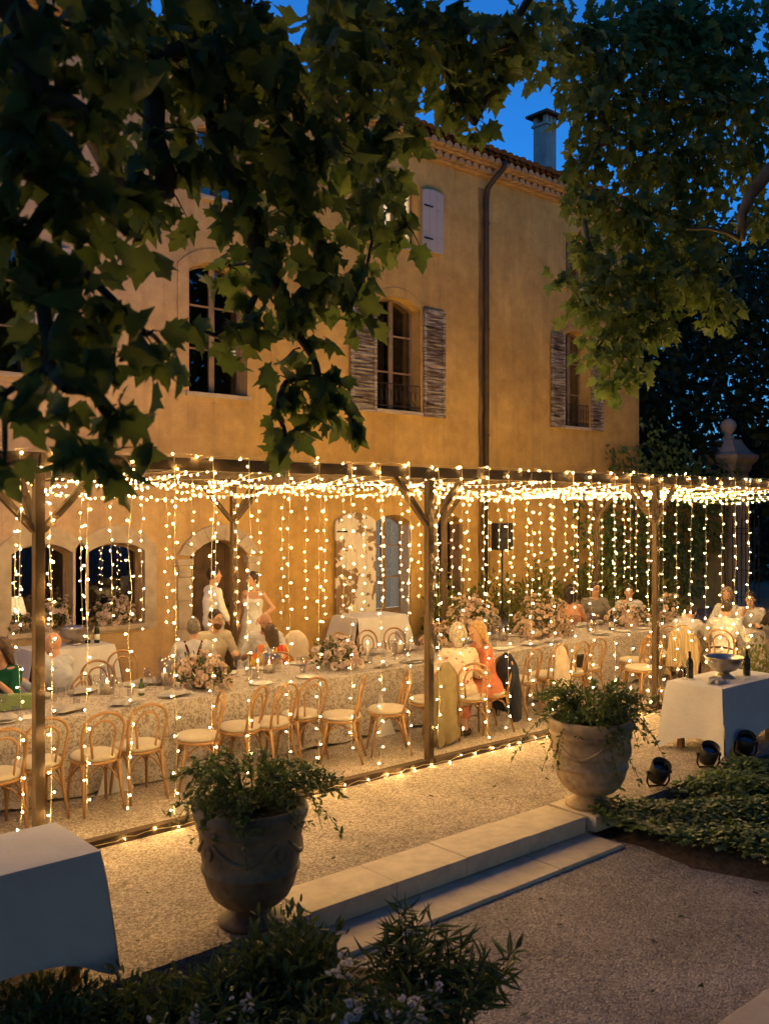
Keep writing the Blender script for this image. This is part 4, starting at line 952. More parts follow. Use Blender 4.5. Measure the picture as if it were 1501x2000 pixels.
# ------------------------------------------------------------------ terracotta urns
def urn(x, y, label, gm='urn_glaze', rz=0.0):
    t = thing('garden_urn', label, 'urn', (x, y, .012), 'garden urns', rz=rz)
    S = 1.0
    prof = [(.225, 0), (.228, .03), (.19, .05), (.145, .075), (.125, .10), (.15, .112), (.205, .135), (.262, .185), (.300, .255), (.318, .325), (.324, .355), (.336, .360), (.340, .372), (.336, .385), (.328, .392), (.340, .48), (.350, .58), (.355, .635), (.368, .645), (.372, .66), (.362, .672), (.370, .69), (.388, .715), (.396, .745), (.390, .775), (.372, .792), (.348, .79), (.335, .76), (.327, .70)]
    MB().lathe(prof, 48).build('urn_body', gm, t, True)
    MB().lathe([(.325, .70), (.18, .712), (.001, .715)], 24).build('soil', 'soil', t, True)
    rad = lambda z: np.interp(z, [.392, .48, .58, .635], [.328, .340, .350, .355])
    for k in range(4):
        a0 = k*PI/2 + .35
        pts = []
        for i in range(13):
            u = i/12; a = a0 + (u - .5)*1.25; z = .60 - .12*math.sin(u*PI); pts.append((math.cos(a)*(rad(z) + .004), math.sin(a)*(rad(z) + .004), z))
        MB().tube(pts, [.008 + .012*math.sin(i/12*PI) for i in range(13)], 6).build('garland', gm, t, True)
        a = a0 + PI/4; c = (math.cos(a)*rad(.53), math.sin(a)*rad(.53), .53)
        MB().lathe([(.05, 0), (.05, .008), (.035, .016), (.03, .010), (.001, .018)], 14, c, (math.cos(a), math.sin(a), 0)).build('medallion', gm, t, True)
    return t
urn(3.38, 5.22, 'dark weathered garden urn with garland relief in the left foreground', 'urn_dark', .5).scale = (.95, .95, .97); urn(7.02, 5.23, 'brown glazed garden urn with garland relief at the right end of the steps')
# ------------------------------------------------------------------ stage lights on the gravel
for (px, py), az, lb in (((1293, 1540), 150, 'nearest to the right urn'), ((1390, 1503), 140, 'in front of the white cloth corner'), ((1462, 1480), 130, 'farthest right in shade')):
    p = onz(px, py, 0); t = thing('stage_light', 'black par can floodlight on the gravel, ' + lb, 'floodlight', (p.x, p.y + .04, 0), 'par can floodlights', rz=R(az))
    q = Vector((.0, .55, .83)).normalized()
    MB().lathe([(.055, -.10), (.085, -.085), (.092, .0), (.095, .11), (.088, .11), (.08, .02), (.001, .0)], 18, (0, 0, .15), q).build('can', 'black_plastic', t, True)
    MB().tube([(-.11, 0, .15), (-.115, -.02, .06), (-.09, -.03, .012), (.09, -.03, .012), (.115, -.02, .06), (.11, 0, .15)], .010, 6).build('yoke', 'iron', t)
    MB().lathe([(.084, .055), (.001, .055)], 18, (0, 0, .15), q).build('lens', 'window_glass', t)
    for s in (-1, 1): MB().lathe([(.02, 0), (.02, .025)], 10, (s*.10, 0, .15), (s, 0, 0)).build('knob', 'black_plastic', t)
# ------------------------------------------------------------------ garden wall, gate pillar and iron gate at the far right
wl_ = tag(MB().box(20.085, 24.55, 13.62, 14.0, -.05, 3.4).build('garden_wall', 'plaster'), 'plastered garden wall between the house corner and the gate pillar', 'wall')
t = thing('gate_pillar', 'tall stone gate pillar with moulded cap and ball finial at right', 'pillar', (25.1, 13.9, 0), world=True)
MB().box(24.62, 25.58, 13.42, 14.38, 0, .35).build('plinth', 'stone', t, bevel=.02)
MB().box(24.70, 25.50, 13.50, 14.30, .35, 3.75).build('shaft', 'stone', t, bevel=.02)
mb = MB()
for i in range(5): mb.box(24.69 + i*.165, 24.69 + i*.165 + .05, 13.46, 13.50, .5, 3.5)
mb.build('fluting', 'stone', t)
mb = MB(); h = [(.42, 3.75), (.46, 3.85), (.46, 3.93), (.54, 4.02), (.60, 4.12), (.60, 4.22), (.45, 4.30), (.33, 4.5), (.25, 4.66)]
for (a, z0), (b, z1) in zip(h, h[1:]):
    v = [(25.1 + s*a, 13.9 + q*a, z0) for s, q in ((-1, -1), (1, -1), (1, 1), (-1, 1))] + [(25.1 + s*b, 13.9 + q*b, z1) for s, q in ((-1, -1), (1, -1), (1, 1), (-1, 1))]
    mb.add(v, [(0, 1, 5, 4), (1, 2, 6, 5), (2, 3, 7, 6), (3, 0, 4, 7)])
mb.add([(25.1 + s*.25, 13.9 + q*.25, 4.66) for s, q in ((-1, -1), (1, -1), (1, 1), (-1, 1))], [(0, 1, 2, 3)]); mb.build('cap', 'stone', t)
MB().lathe([(.17, 4.66), (.17, 4.72), (.10, 4.78), (.11, 4.84), (.20, 4.95), (.23, 5.06), (.19, 5.18), (.08, 5.26), (.001, 5.29)], 18, (25.1, 13.9, 0)).build('finial', 'stone', t, True)
t = thing('iron_gate', 'open wrought iron gate leaf in front of the stone pillar', 'gate', (24.4, 13.2, 0), world=True)
for i in range(7):
    x, y = 24.35 + i*.07, 13.36 - i*.09; z1 = 2.35 + .12*(i % 2)
    MB().tube([(x, y, .06), (x, y, z1), (x, y, z1 + .10)], [.014, .014, .002], 6).build('bar', 'iron', t)
for z in (.25, 1.0, 2.0, 2.15): MB().bar((24.35, 13.36, z), (24.77, 12.82, z), .03, .02).build('rail', 'iron', t)
# ================================================================== people (one continuous body each, clothes and hair as children)
class SDF:
    def __init__(s, lo, hi, res):
        s.lo = np.array(lo, float); s.res = res; s.n = np.ceil((np.array(hi) - s.lo)/res).astype(int) + 1
        s.D = np.full(s.n, .5, np.float32); s.ax = [s.lo[i] + res*np.arange(s.n[i]) for i in range(3)]
    def sub(s, lo, hi):
        a = np.maximum(0, np.floor((np.array(lo) - s.lo)/s.res).astype(int)); b = np.minimum(s.n, np.ceil((np.array(hi) - s.lo)/s.res).astype(int) + 1)
        if (b <= a).any(): return None
        sl = tuple(slice(a[i], b[i]) for i in range(3))
        return sl, [s.ax[0][sl[0]][:, None, None], s.ax[1][sl[1]][None, :, None], s.ax[2][sl[2]][None, None, :]]
    def put(s, sl, d, k):
        o = s.D[sl]; h = np.clip(.5 + .5*(o - d)/k, 0, 1); s.D[sl] = o*(1 - h) + d*h - k*h*(1 - h)
    def cone(s, a, b, ra, rb, k=.02):
        a = np.array(a, float); b = np.array(b, float); m = max(ra, rb) + k + 2*s.res
        q = s.sub(np.minimum(a, b) - m, np.maximum(a, b) + m)
        if q is None: return
        sl, (x, y, z) = q; d = b - a; L = max(1e-9, d @ d)
        t = np.clip(((x - a[0])*d[0] + (y - a[1])*d[1] + (z - a[2])*d[2])/L, 0, 1)
        s.put(sl, np.sqrt((x - a[0] - t*d[0])**2 + (y - a[1] - t*d[1])**2 + (z - a[2] - t*d[2])**2) - (ra + (rb - ra)*t), k)
    def ell(s, c, r, M=None, k=.02):
        c = np.array(c, float); r = np.array(r, float); m = max(r) + k + 2*s.res; q = s.sub(c - m, c + m)
        if q is None: return
        sl, (x, y, z) = q; x, y, z = np.broadcast_arrays(x - c[0], y - c[1], z - c[2])
        if M is not None: x, y, z = (M[0, 0]*x + M[1, 0]*y + M[2, 0]*z, M[0, 1]*x + M[1, 1]*y + M[2, 1]*z, M[0, 2]*x + M[1, 2]*y + M[2, 2]*z)
        k0 = np.sqrt((x/r[0])**2 + (y/r[1])**2 + (z/r[2])**2); k1 = np.sqrt((x/r[0]**2)**2 + (y/r[1]**2)**2 + (z/r[2]**2)**2) + 1e-6
        s.put(sl, k0*(k0 - 1)/k1, k)
    def cut(s, p, n):
        n = np.array(n, float); n /= np.linalg.norm(n); x, y, z = s.ax[0][:, None, None], s.ax[1][None, :, None], s.ax[2][None, None, :]
        s.D = np.maximum(s.D, ((x - p[0])*n[0] + (y - p[1])*n[1] + (z - p[2])*n[2]).astype(np.float32))
    def wrinkle(s, amp, f, ph):
        x, y, z = s.ax[0][:, None, None], s.ax[1][None, :, None], s.ax[2][None, None, :]
        s.D += (amp*np.sin(f*x + 3*np.sin(f*.6*z + ph) + ph)*np.sin(f*.8*y + 2*np.sin(f*.5*x) + ph*2)*np.sin(f*.9*z + ph*3)).astype(np.float32)
    def mesh(s, name):
        D = s.D; ins = D < 0; c = np.zeros(np.array(D.shape) - 1, int)
        for dx in (0, 1):
            for dy in (0, 1):
                for dz in (0, 1): c += ins[dx:D.shape[0]-1+dx, dy:D.shape[1]-1+dy, dz:D.shape[2]-1+dz]
        cells = np.argwhere((c > 0) & (c < 8)); idx = -np.ones(c.shape, int); idx[tuple(cells.T)] = np.arange(len(cells))
        acc = np.zeros((len(cells), 3)); cnt = np.zeros(len(cells))
        cor = [(i, j, k) for i in (0, 1) for j in (0, 1) for k in (0, 1)]
        for i, a in enumerate(cor):
            for b in cor[i+1:]:
                if sum(abs(u - v) for u, v in zip(a, b)) != 1: continue
                da = D[cells[:, 0]+a[0], cells[:, 1]+a[1], cells[:, 2]+a[2]]; db = D[cells[:, 0]+b[0], cells[:, 1]+b[1], cells[:, 2]+b[2]]
                m = (da < 0) != (db < 0); t = np.where(m, da/(da - db + 1e-12), 0)[:, None]
                acc += np.where(m[:, None], np.array(a) + t*(np.array(b) - np.array(a)), 0); cnt += m
        V = s.lo + s.res*(cells + acc/np.maximum(cnt, 1)[:, None]); F = []
        for ax in range(3):
            o = [1, 1, 1]; u, w = (ax + 1) % 3, (ax + 2) % 3
            sl0 = [slice(1, D.shape[i] - 1) for i in range(3)]; sl1 = list(sl0); sl0[ax] = slice(0, D.shape[ax] - 1); sl1[ax] = slice(1, D.shape[ax])
            A = ins[tuple(sl0)]; B = ins[tuple(sl1)]
            for flip, mask in ((0, A & ~B), (1, ~A & B)):
                e = np.argwhere(mask)
                if not len(e): continue
                e[:, u] += 1; e[:, w] += 1
                def cell(du, dw):
                    q = e.copy(); q[:, u] -= du; q[:, w] -= dw; return idx[tuple(q.T)]
                f = np.stack([cell(1, 1), cell(0, 1), cell(0, 0), cell(1, 0)], 1)
                F.append(f[:, ::-1] if flip else f)
        return tri_mesh(name, V, np.concatenate(F), True)
SKIN = {}
def skinmat(c):
    k = 'skin_%d' % len(SKIN)
    if c not in SKIN: mat(k, c, rough=.55, var=.08, scale=20); MATS[k].node_tree.nodes['Principled BSDF'].inputs['Subsurface Weight'].default_value = .0; SKIN[c] = k
    return SKIN[c]
def clothmat(c):
    k = 'cloth_%.2f_%.2f_%.2f' % c
    if k not in MATS: mat(k, c, rough=.95, var=.08, scale=14, bump=.2, bscale=60)
    return k
def hairmat(c):
    k = 'hair_%.2f_%.2f_%.2f' % c
    if k not in MATS:
        m = mat(k, c, rough=.45, var=.45, scale=45, bump=.8, bscale=110)
    return k
mat('eye_white', (.55, .5, .45), rough=.3); mat('dark_eye', (.02, .012, .008), rough=.3); mat('lips', (.36, .13, .10), rough=.5)
def rotm(axis, a): return np.array(Matrix.Rotation(a, 3, axis))
def ik(sh, hand, l1, l2, pole):
    d = hand - sh; L = np.linalg.norm(d); Lm = (l1 + l2)*.985
    if L > Lm: hand = sh + d*Lm/L; d = hand - sh; L = Lm
    u = d/L; a = (l1*l1 - l2*l2 + L*L)/(2*L); h = math.sqrt(max(0, l1*l1 - a*a)); p = pole - u*(pole @ u); p /= np.linalg.norm(p) + 1e-9
    return sh + u*a + p*h, hand
def person(label, x, y, deg, sit=True, lean=5, side=0, twist=0, hyaw=0, hpitch=0, lh=None, rh=None, shirt=(.6, .58, .55), sleeve=1.0, trousers=(.35, .28, .2), dress=None, strapless=False,
           hair='short', hcol=(.03, .02, .012), skin=(.52, .30, .19), female=False, sc=1.0, beard=None, glasses=False, z0=0.0, extra=None, res=.0125, shoes=(.05, .03, .02), floor_hands=False):
    t = thing('person', label, 'person', (x, y, z0), None, rz=R(deg - 90)); t.scale = (sc, sc, sc)
    pel = np.array((0, 0, .545 if sit else .93)); up = rotm('X', -R(lean)) @ rotm('Y', R(side)) @ np.array((0, 0, 1.)); fw0 = rotm('X', -R(lean)) @ np.array((0, 1., 0))
    tw = np.array(Matrix.Rotation(R(twist), 3, Vector(up))); sx = tw @ np.array((1., 0, 0)); fw = tw @ fw0
    sw = .155 if female else .18; tr = .88 if female else 1.0
    chest = pel + up*.30; shc = pel + up*.455; neck = pel + up*.52
    HM = np.array(Matrix.Rotation(R(twist + hyaw), 3, 'Z')) @ rotm('X', -R(lean*.5 + hpitch)); hu, hf, hx = HM @ np.array((0, 0, 1.)), HM @ np.array((0, 1., 0)), HM @ np.array((1., 0, 0))
    head = neck + up*.03 + hu*.135 + hf*.02
    shL, shR = shc - sx*sw, shc + sx*sw
    lh = np.array(lh if lh is not None else ((-.17, .36, .80) if sit else (-.27, .06, .86))); rh = np.array(rh if rh is not None else ((.17, .36, .80) if sit else (.27, .06, .86)))
    pole = np.array((0, -.55, -.6))
    eL, lh = ik(shL, lh, .285, .25, pole + np.array((-.5, 0, 0))); eR, rh = ik(shR, rh, .285, .25, pole + np.array((.5, 0, 0)))
    if sit: kn = [np.array((s*.12, .43, .50)) for s in (-1, 1)]; an = [np.array((s*.12, .40, .09)) for s in (-1, 1)]
    else: kn = [np.array((s*.10, .035, .50)) for s in (-1, 1)]; an = [np.array((s*.11, -.01, .09)) for s in (-1, 1)]
    hip = [pel + np.array((s*.092, 0, -.03)) for s in (-1, 1)]
    pts = np.array([pel, chest, head + hu*.15, head - hf*.12, head + hf*.14, lh, rh, eL, eR, *kn, *an, hip[0]]); lo = pts.min(0) - .24; hi = pts.max(0) + .24; lo[2] = min(lo[2], 0); 
    def torso(S, g):
        S.cone(pel - up*.02 - sx*.06, pel - up*.02 + sx*.06, .115 + g, .115 + g, .05)
        S.cone(pel + up*.02, chest, .118*tr + g, .130*tr + g, .06)
        S.ell(pel + up*.06, (.155*tr + g, .112*tr + g, .14 + g), np.stack([sx, fw, up], 1), .05)
        S.ell(chest, (.170*tr + g, .115*tr + g, .17 + g), np.stack([sx, fw, up], 1), .05)
        S.cone(shL + sx*.03, shR - sx*.03, .066*tr + g, .066*tr + g, .05)
        if female:
            for s in (-1, 1): S.ell(chest + sx*s*.075 + fw*.075 + up*.03, (.06 + g, .06 + g, .06 + g), None, .04)
    def arm(S, g, frac=1.0, hands=False):
        for sh, el, ha in ((shL, eL, lh), (shR, eR, rh)):
            f = min(1, frac*2); S.cone(sh, sh + (el - sh)*f, .050*tr + g, .040*tr + g - (0 if f == 1 else -.004), .03)
            if frac > .5: f2 = min(1, (frac - .5)*2); S.cone(el, el + (ha - el)*f2*.93, .041*tr + g, .029 + g, .02)
            if hands:
                d = (ha - el)/(np.linalg.norm(ha - el) + 1e-9); sd = np.cross(d, (0, 0, 1.)); sd /= np.linalg.norm(sd) + 1e-6; dn = np.cross(sd, d)
                S.cone(ha, ha + d*.07, .026, .034, .015); S.cone(ha + d*.03 - sd*.018, ha + d*.08 - sd*.02, .02, .02, .012); S.cone(ha + d*.03 + sd*.018, ha + d*.08 + sd*.02, .02, .02, .012)
                for q, ln in ((-.030, .060), (-.010, .072), (.010, .068), (.030, .052)):
                    b0 = ha + d*.085 + sd*q; b1 = b0 + d*ln*.55 - dn*.008; b2 = b1 + d*ln*.4 - dn*.026
                    S.cone(b0, b1, .0105, .0098, .006); S.cone(b1, b2, .0098, .0088, .006)
                th = sd*(-1 if ha[0] > 0 else 1); S.cone(ha + d*.03 + th*.022, ha + d*.065 + th*.055, .013, .011, .01); S.cone(ha + d*.065 + th*.055, ha + d*.10 + th*.058, .011, .0095, .006)
    def legs(S, g, k=.03):
        for s in (0, 1):
            S.cone(hip[s], kn[s], .088 + g, .058 + g, k); S.cone(kn[s], an[s], .056 + g, .040 + g, .03); 
    B = SDF(lo, hi, res)
    torso(B, 0); arm(B, 0, 1, True); legs(B, 0)
    for s in (0, 1): B.cone(an[s] - np.array((0, .03, .04)), an[s] + np.array((0, .15, -.055)), .042, .032, .03)
    B.cone(neck - up*.06, head - hu*.05, .056*tr, .052*tr, .03)
    B.ell(head + hu*.02, (.074, .094, .100), HM, .02); B.ell(head + hf*.035 - hu*.055, (.055, .055, .062), HM, .03); B.ell(head + hf*.062 - hu*.095, (.026, .022, .020), HM, .02)
    B.cone(head + hf*.092 + hu*.012, head + hf*.108 - hu*.022, .010, .015, .012)
    for s in (-1, 1): B.ell(head + hx*s*.076 - hf*.005 - hu*.01, (.012, .022, .032), HM, .008); B.ell(head + hf*.082 + hx*s*.033 + hu*.028, (.022, .012, .009), HM, .012)
    B.ell(head + hf*.088 - hu*.055, (.024, .012, .010), HM, .010)
    body = obj('body', B.mesh('body'), skinmat(skin), t)
    e = MB(); iris = MB()
    for s in (-1, 1):
        c = head + hf*.083 + hx*s*.033 + hu*.008; e.sphere(c, .0125, 8, 6); iris.sphere(c + hf*.009, .0062, 6, 5)
    e.build('eyes', 'eye_white', t, True); iris.build('irises', 'dark_eye', t, True)
    m_ = MB(); m_.tube([head + hf*.092 - hu*.052 - hx*.024, head + hf*.102 - hu*.054, head + hf*.092 - hu*.052 + hx*.024], [.003, .006, .003], 6); m_.build('mouth', 'lips', t, True)
    hm = hairmat(hcol) if hcol else None
    if hair != 'none' or True:
        bw = MB()
        for s in (-1, 1): bw.tube([head + hf*.093 + hx*s*.016 + hu*.030, head + hf*.092 + hx*s*.034 + hu*.036, head + hf*.080 + hx*s*.052 + hu*.030], [.003, .0045, .002], 5)
        bw.build('eyebrows', hm or 'twig', t, True)
    if hair != 'none':
        Hh = SDF(head - .26 - np.array((0, 0, .30 if hair in ('long',) else .0)), head + .24, .011)
        g = {'short': .010, 'bob': .016, 'long': .014, 'curly': .028, 'bun': .012, 'fringe': .007}[hair]
        Hh.ell(head + hu*.024 - hf*.006, (.074 + g, .094 + g, .100 + g), HM, .01)
        if hair in ('bob', 'long', 'curly'): 
            for s in (-1, 1): Hh.cone(head + hx*s*.065 - hf*.02 + hu*.02, head + hx*s*.070 - hf*.03 - hu*(.11 if hair != 'curly' else .06), .04, .03, .03)
            Hh.cone(head - hf*.06, head - hf*.075 - hu*.12, .065, .045, .04)
        if hair == 'long':
            for s in (-1, 0, 1): Hh.cone(head - hf*.06 + hx*s*.04 - hu*.05, head - hf*.12 + hx*s*.055 - hu*.32 - up*.02, .05, .026, .03)
        if hair == 'bun': Hh.ell(head - hf*.10 + hu*.075, (.045, .045, .045), None, .02)
        # keep the face and ears free
        Hh.cut(head + hf*.055 + hu*.045, hf*.86 - hu*.50) if hair != 'fringe' else Hh.cut(head - hf*.01 + hu*.02, hf*.45 + hu*.9)
        if hair in ('short', 'bun', 'fringe'): Hh.cut(head - hu*.062 - hf*.05, -hu*.9 + hf*.55)
        Hh.wrinkle(.010 if hair == 'curly' else .004, 95 if hair == 'curly' else 120, 1.0 + x)
        obj('hair', Hh.mesh('hair'), hm, t)
    if beard:
        Hb = SDF(head - .16, head + .16, .010); Hb.ell(head + hf*.038 - hu*.062, (.060, .060, .064), HM, .02); Hb.ell(head + hf*.064 - hu*.10, (.032, .028, .026), HM, .02)
        Hb.cut(head - hu*.032 + hf*.05, hu*.95 + hf*.25); obj('beard', Hb.mesh('beard'), clothmat(beard), t)
    if glasses:
        gl = MB()
        for s in (-1, 1):
            c = head + hf*.103 + hx*s*.034 + hu*.006; gl.tube([c + hx*.024*math.cos(a) + hu*.019*math.sin(a) for a in np.linspace(0, 2*PI, 13)], .0028, 4, False); gl.tube([c + hx*s*.024, head + hx*s*.08 + hu*.012], .0025, 4)
        gl.tube([head + hf*.105 - hx*.010 + hu*.01, head + hf*.105 + hx*.010 + hu*.01], .0025, 4); gl.build('glasses', 'black_plastic', t)
    # clothes
    if dress:
        Dd = SDF(lo, hi, res); torso(Dd, .012)
        if sit: legs(Dd, .03, .10); Dd.ell(pel + np.array((0, .2, .0)), (.2, .28, .10), None, .06); Dd.cut((0, 0, .22), (0, 0, -1))
        else:
            Dd.cone(pel + up*.10, (0, .02, .06), .135, .36, .06); Dd.cut((0, 0, .012), (0, 0, -1))
        if strapless: Dd.cut(chest + up*.085, up)
        else: arm(Dd, .016, sleeve); Dd.cut(shc + up*.055 + fw*.02, up*.9 + fw*.5)
        Dd.wrinkle(.006, 34, x); obj('dress', Dd.mesh('dress'), dress if isinstance(dress, str) else clothmat(dress), t)
    else:
        S = SDF(lo, hi, res); torso(S, .014); arm(S, .014, sleeve); S.cone(neck - up*.045, neck + up*.012, .070*tr, .062*tr, .02)
        S.cut(pel - up*.045, -up); S.cut(neck + up*.012 + fw*.0, up*.92 + fw*.38); S.wrinkle(.007, 40, x + y)
        obj('shirt', S.mesh('shirt'), shirt if isinstance(shirt, str) else clothmat(shirt), t)
        Tt = SDF(lo, hi, res); legs(Tt, .013, .03); Tt.cone(pel - up*.02 - sx*.06, pel - up*.02 + sx*.06, .126, .126, .05); Tt.cut(pel + up*.06, up); Tt.cut((0, 0, .09), (0, 0, -1)); Tt.wrinkle(.005, 36, y)
        obj('trousers', Tt.mesh('trousers'), clothmat(trousers), t)
    for s in (0, 1):
        q = SDF(an[s] - .2, an[s] + .24, .013); q.cone(an[s] - np.array((0, .035, .035)), an[s] + np.array((0, .16, -.05)), .050, .040, .03); q.cut(an[s] + np.array((0, 0, .01)), (0, 0, 1)); q.cut((0, 0, .0), (0, 0, -1)); obj('shoe', q.mesh('shoe'), clothmat(shoes), t)
    if extra: extra(t, dict(pel=pel, up=up, chest=chest, shc=shc, shL=shL, shR=shR, sx=sx, fw=fw, head=head, torso=torso, arm=arm, lo=lo, hi=hi, neck=neck, eL=eL, eR=eR, lh=lh, rh=rh))
    return t
def suspenders(t, P):
    m = MB()
    for s in (-1, 1):
        pts = []
        for u in np.linspace(0, 1, 9):
            p = P['shc'] + P['up']*.075 - P['up']*.50*u + P['sx']*s*(.105 - .16*u if u < .66 else .0 - (u - .66)*.1) - P['fw']*(.030 + .115*math.sin(min(1, u*2.2)*PI/2)); pts.append(p)
        m.tube(pts, .016, 5)
    m.build('suspenders', clothmat((.10, .015, .02)), t)
def checked_shawl(t, P):
    S = SDF(P['lo'], P['hi'], .0125); P['torso'](S, .034); P['arm'](S, .034, .42); S.cut(P['pel'] + P['up']*.10, -P['up']); S.cut(P['neck'] + P['up']*.0, P['up']); S.wrinkle(.01, 30, 2)
    obj('shawl', S.mesh('shawl'), 'check_cloth', t)
def floral_shawl(t, P):
    S = SDF(P['lo'], P['hi'], .0125); P['torso'](S, .032); P['arm'](S, .036, .6); S.cut(P['pel'] + P['up']*.02, -P['up']); S.cut(P['neck'] + P['up']*.0, P['up']); S.wrinkle(.01, 30, 1)
    obj('shawl', S.mesh('shawl'), 'floral', t)
def belt(t, P):
    S = SDF(P['lo'], P['hi'], .0125); P['torso'](S, .022); S.cut(P['pel'] + P['up']*.045, P['up']); S.cut(P['pel'] + P['up']*.01, -P['up']); obj('belt', S.mesh('belt'), 'dark_wood', t)
def folded_shirt(t, P):
    S = SDF(P['lo'], P['hi'], .0125); c = P['chest'] + P['sx']*.10 + P['fw']*.10; S.ell(c, (.11, .08, .13), None, .03); S.cone(c, P['shR'] + P['up']*.03, .07, .05, .05); S.wrinkle(.016, 40, 2); obj('folded_cloth', S.mesh('folded_cloth'), 'pale_knit', t)
stripes('check_cloth', None, None, 11, checker=True)
WHT = (.50, .48, .46)
person('woman with brown hair in a green short sleeved dress, cut by the left edge', 3.52, 10.10, 215, lean=8, hyaw=-25, dress=(.006, .085, .04), sleeve=.42, hair='long', hcol=(.06, .03, .015), female=True, lh=(-.10, .34, .95), rh=(.08, .30, .98))
person('bald man in pale blue shirt seated with his back turned by the left post', 4.10, 10.06, 120, lean=10, hyaw=10, shirt=(.44, .45, .50), hair='none', hcol=(.2, .15, .1), skin=(.58, .30, .20))
person('grey haired man in white shirt and dark red suspenders, back to the camera', 5.78, 10.20, 62, lean=9, hyaw=-8, shirt=WHT, hcol=(.17, .14, .11), extra=suspenders)
person('bearded man with glasses smiling, holding a pale garment', 6.42, 10.84, 262, lean=6, hyaw=22, shirt=(.45, .38, .28), hcol=(.035, .02, .012), beard=(.09, .045, .02), glasses=True, extra=folded_shirt, sc=1.02)
person('bald man in white short sleeved shirt bowing his head beside the bride', 7.06, 10.55, 232, lean=10, hpitch=18, hyaw=10, shirt=WHT, sleeve=.48, hair='none', hcol=(.08, .05, .03), skin=(.44, .23, .14), beard=(.12, .08, .06))
person('woman with long brown hair in a colourful checked shawl, back to the camera', 6.84, 10.02, 70, lean=14, hyaw=8, dress=(.45, .40, .34), hair='long', hcol=(.07, .04, .02), female=True, extra=checked_shawl, sc=.90)
person('standing man in white shirt with rolled sleeves and beige trousers in the doorway', 7.36, 12.38, -12, sit=False, lean=-2, hyaw=-6, shirt=(.72, .68, .63), sleeve=.78, trousers=(.50, .42, .33), hcol=(.035, .02, .012), lh=(-.22, .08, .88), rh=(.20, .22, .86), sc=1.05)
def veil(t, P):
    m = MB()
    for i in range(9):
        a = i*.7; p = P['head'] + np.array((math.cos(a)*.07, math.sin(a)*.07 - .03, .09)); m.sphere(p, .018, 6, 4)
    m.build('hair_flowers', 'petal_white', t, True)
person('bride in white strapless gown standing with a hand on her hip', 8.10, 12.45, 205, sit=False, lean=-2, twist=8, hyaw=-35, dress=(.60, .58, .56), strapless=True, hair='bun', hcol=(.05, .028, .015), female=True, lh=(-.17, .02, 1.02), rh=(.19, .16, .95), sc=.985, extra=veil)
person('white haired guest in a floral shawl, back to the camera behind the middle post', 7.98, 7.82, 62, lean=10, hyaw=-20, dress=(.5, .4, .3), hair='curly', hcol=(.45, .38, .28), female=True, extra=floral_shawl, sc=.98)
person('blonde woman in a coral dress facing left beside the navy jacket', 8.46, 7.82, 165, lean=12, hyaw=-5, dress=(.46, .15, .085), sleeve=.30, hair='long', hcol=(.42, .25, .09), female=True, lh=(-.1, .34, .85), rh=(.12, .34, .8))
person('woman with dark bob in a peach top turned away behind the tall bouquet', 12.98, 10.02, 60, lean=16, hyaw=-30, shirt=(.52, .26, .15), sleeve=.95, hair='bob', hcol=(.02, .012, .008), female=True, trousers=(.4, .35, .3))
person('dark haired guest half hidden behind the peach top woman', 13.45, 10.52, 250, lean=4, hyaw=30, shirt=(.3, .25, .2), hcol=(.02, .012, .008), hair='bob', female=True)
person('man with glasses in a grey shirt behind the table', 13.86, 10.26, 238, lean=4, hyaw=10, shirt=(.20, .18, .15), hcol=(.025, .015, .01), glasses=True, sc=1.03)
person('man in white open collar shirt at the corner of the long table', 14.22, 9.78, 236, lean=4, hyaw=-25, shirt=WHT, hcol=(.02, .014, .01))
person('guest in white shirt and dark trousers bending low over the crosswise table', 12.98, 7.98, 12, lean=40, hpitch=25, shirt=WHT, trousers=(.02, .02, .025), hcol=(.04, .025, .015), lh=(-.2, .62, .79), rh=(.15, .62, .79))
person('curly grey haired guest in white blouse facing left at the crosswise table', 14.98, 8.30, 190, lean=6, hyaw=20, shirt=WHT, hair='curly', hcol=(.25, .19, .13), female=True)
person('dark haired man in white printed shirt eating at the crosswise table', 14.90, 7.80, 186, lean=12, hpitch=8, hyaw=12, shirt=WHT, hcol=(.02, .014, .01), rh=(.05, .30, .98))
person('seated man in white shirt, beige trousers and belt, seen from behind at right', 13.12, 7.36, 18, lean=24, hpitch=10, shirt=WHT, trousers=(.55, .45, .28), hcol=(.04, .025, .015), extra=belt, lh=(-.2, .55, .79), rh=(.2, .55, .79))
person('guest in dark clothes at the right picture edge', 14.82, 7.30, 176, lean=8, shirt=(.03, .025, .025), hcol=(.03, .02, .015), female=True, hair='bob')
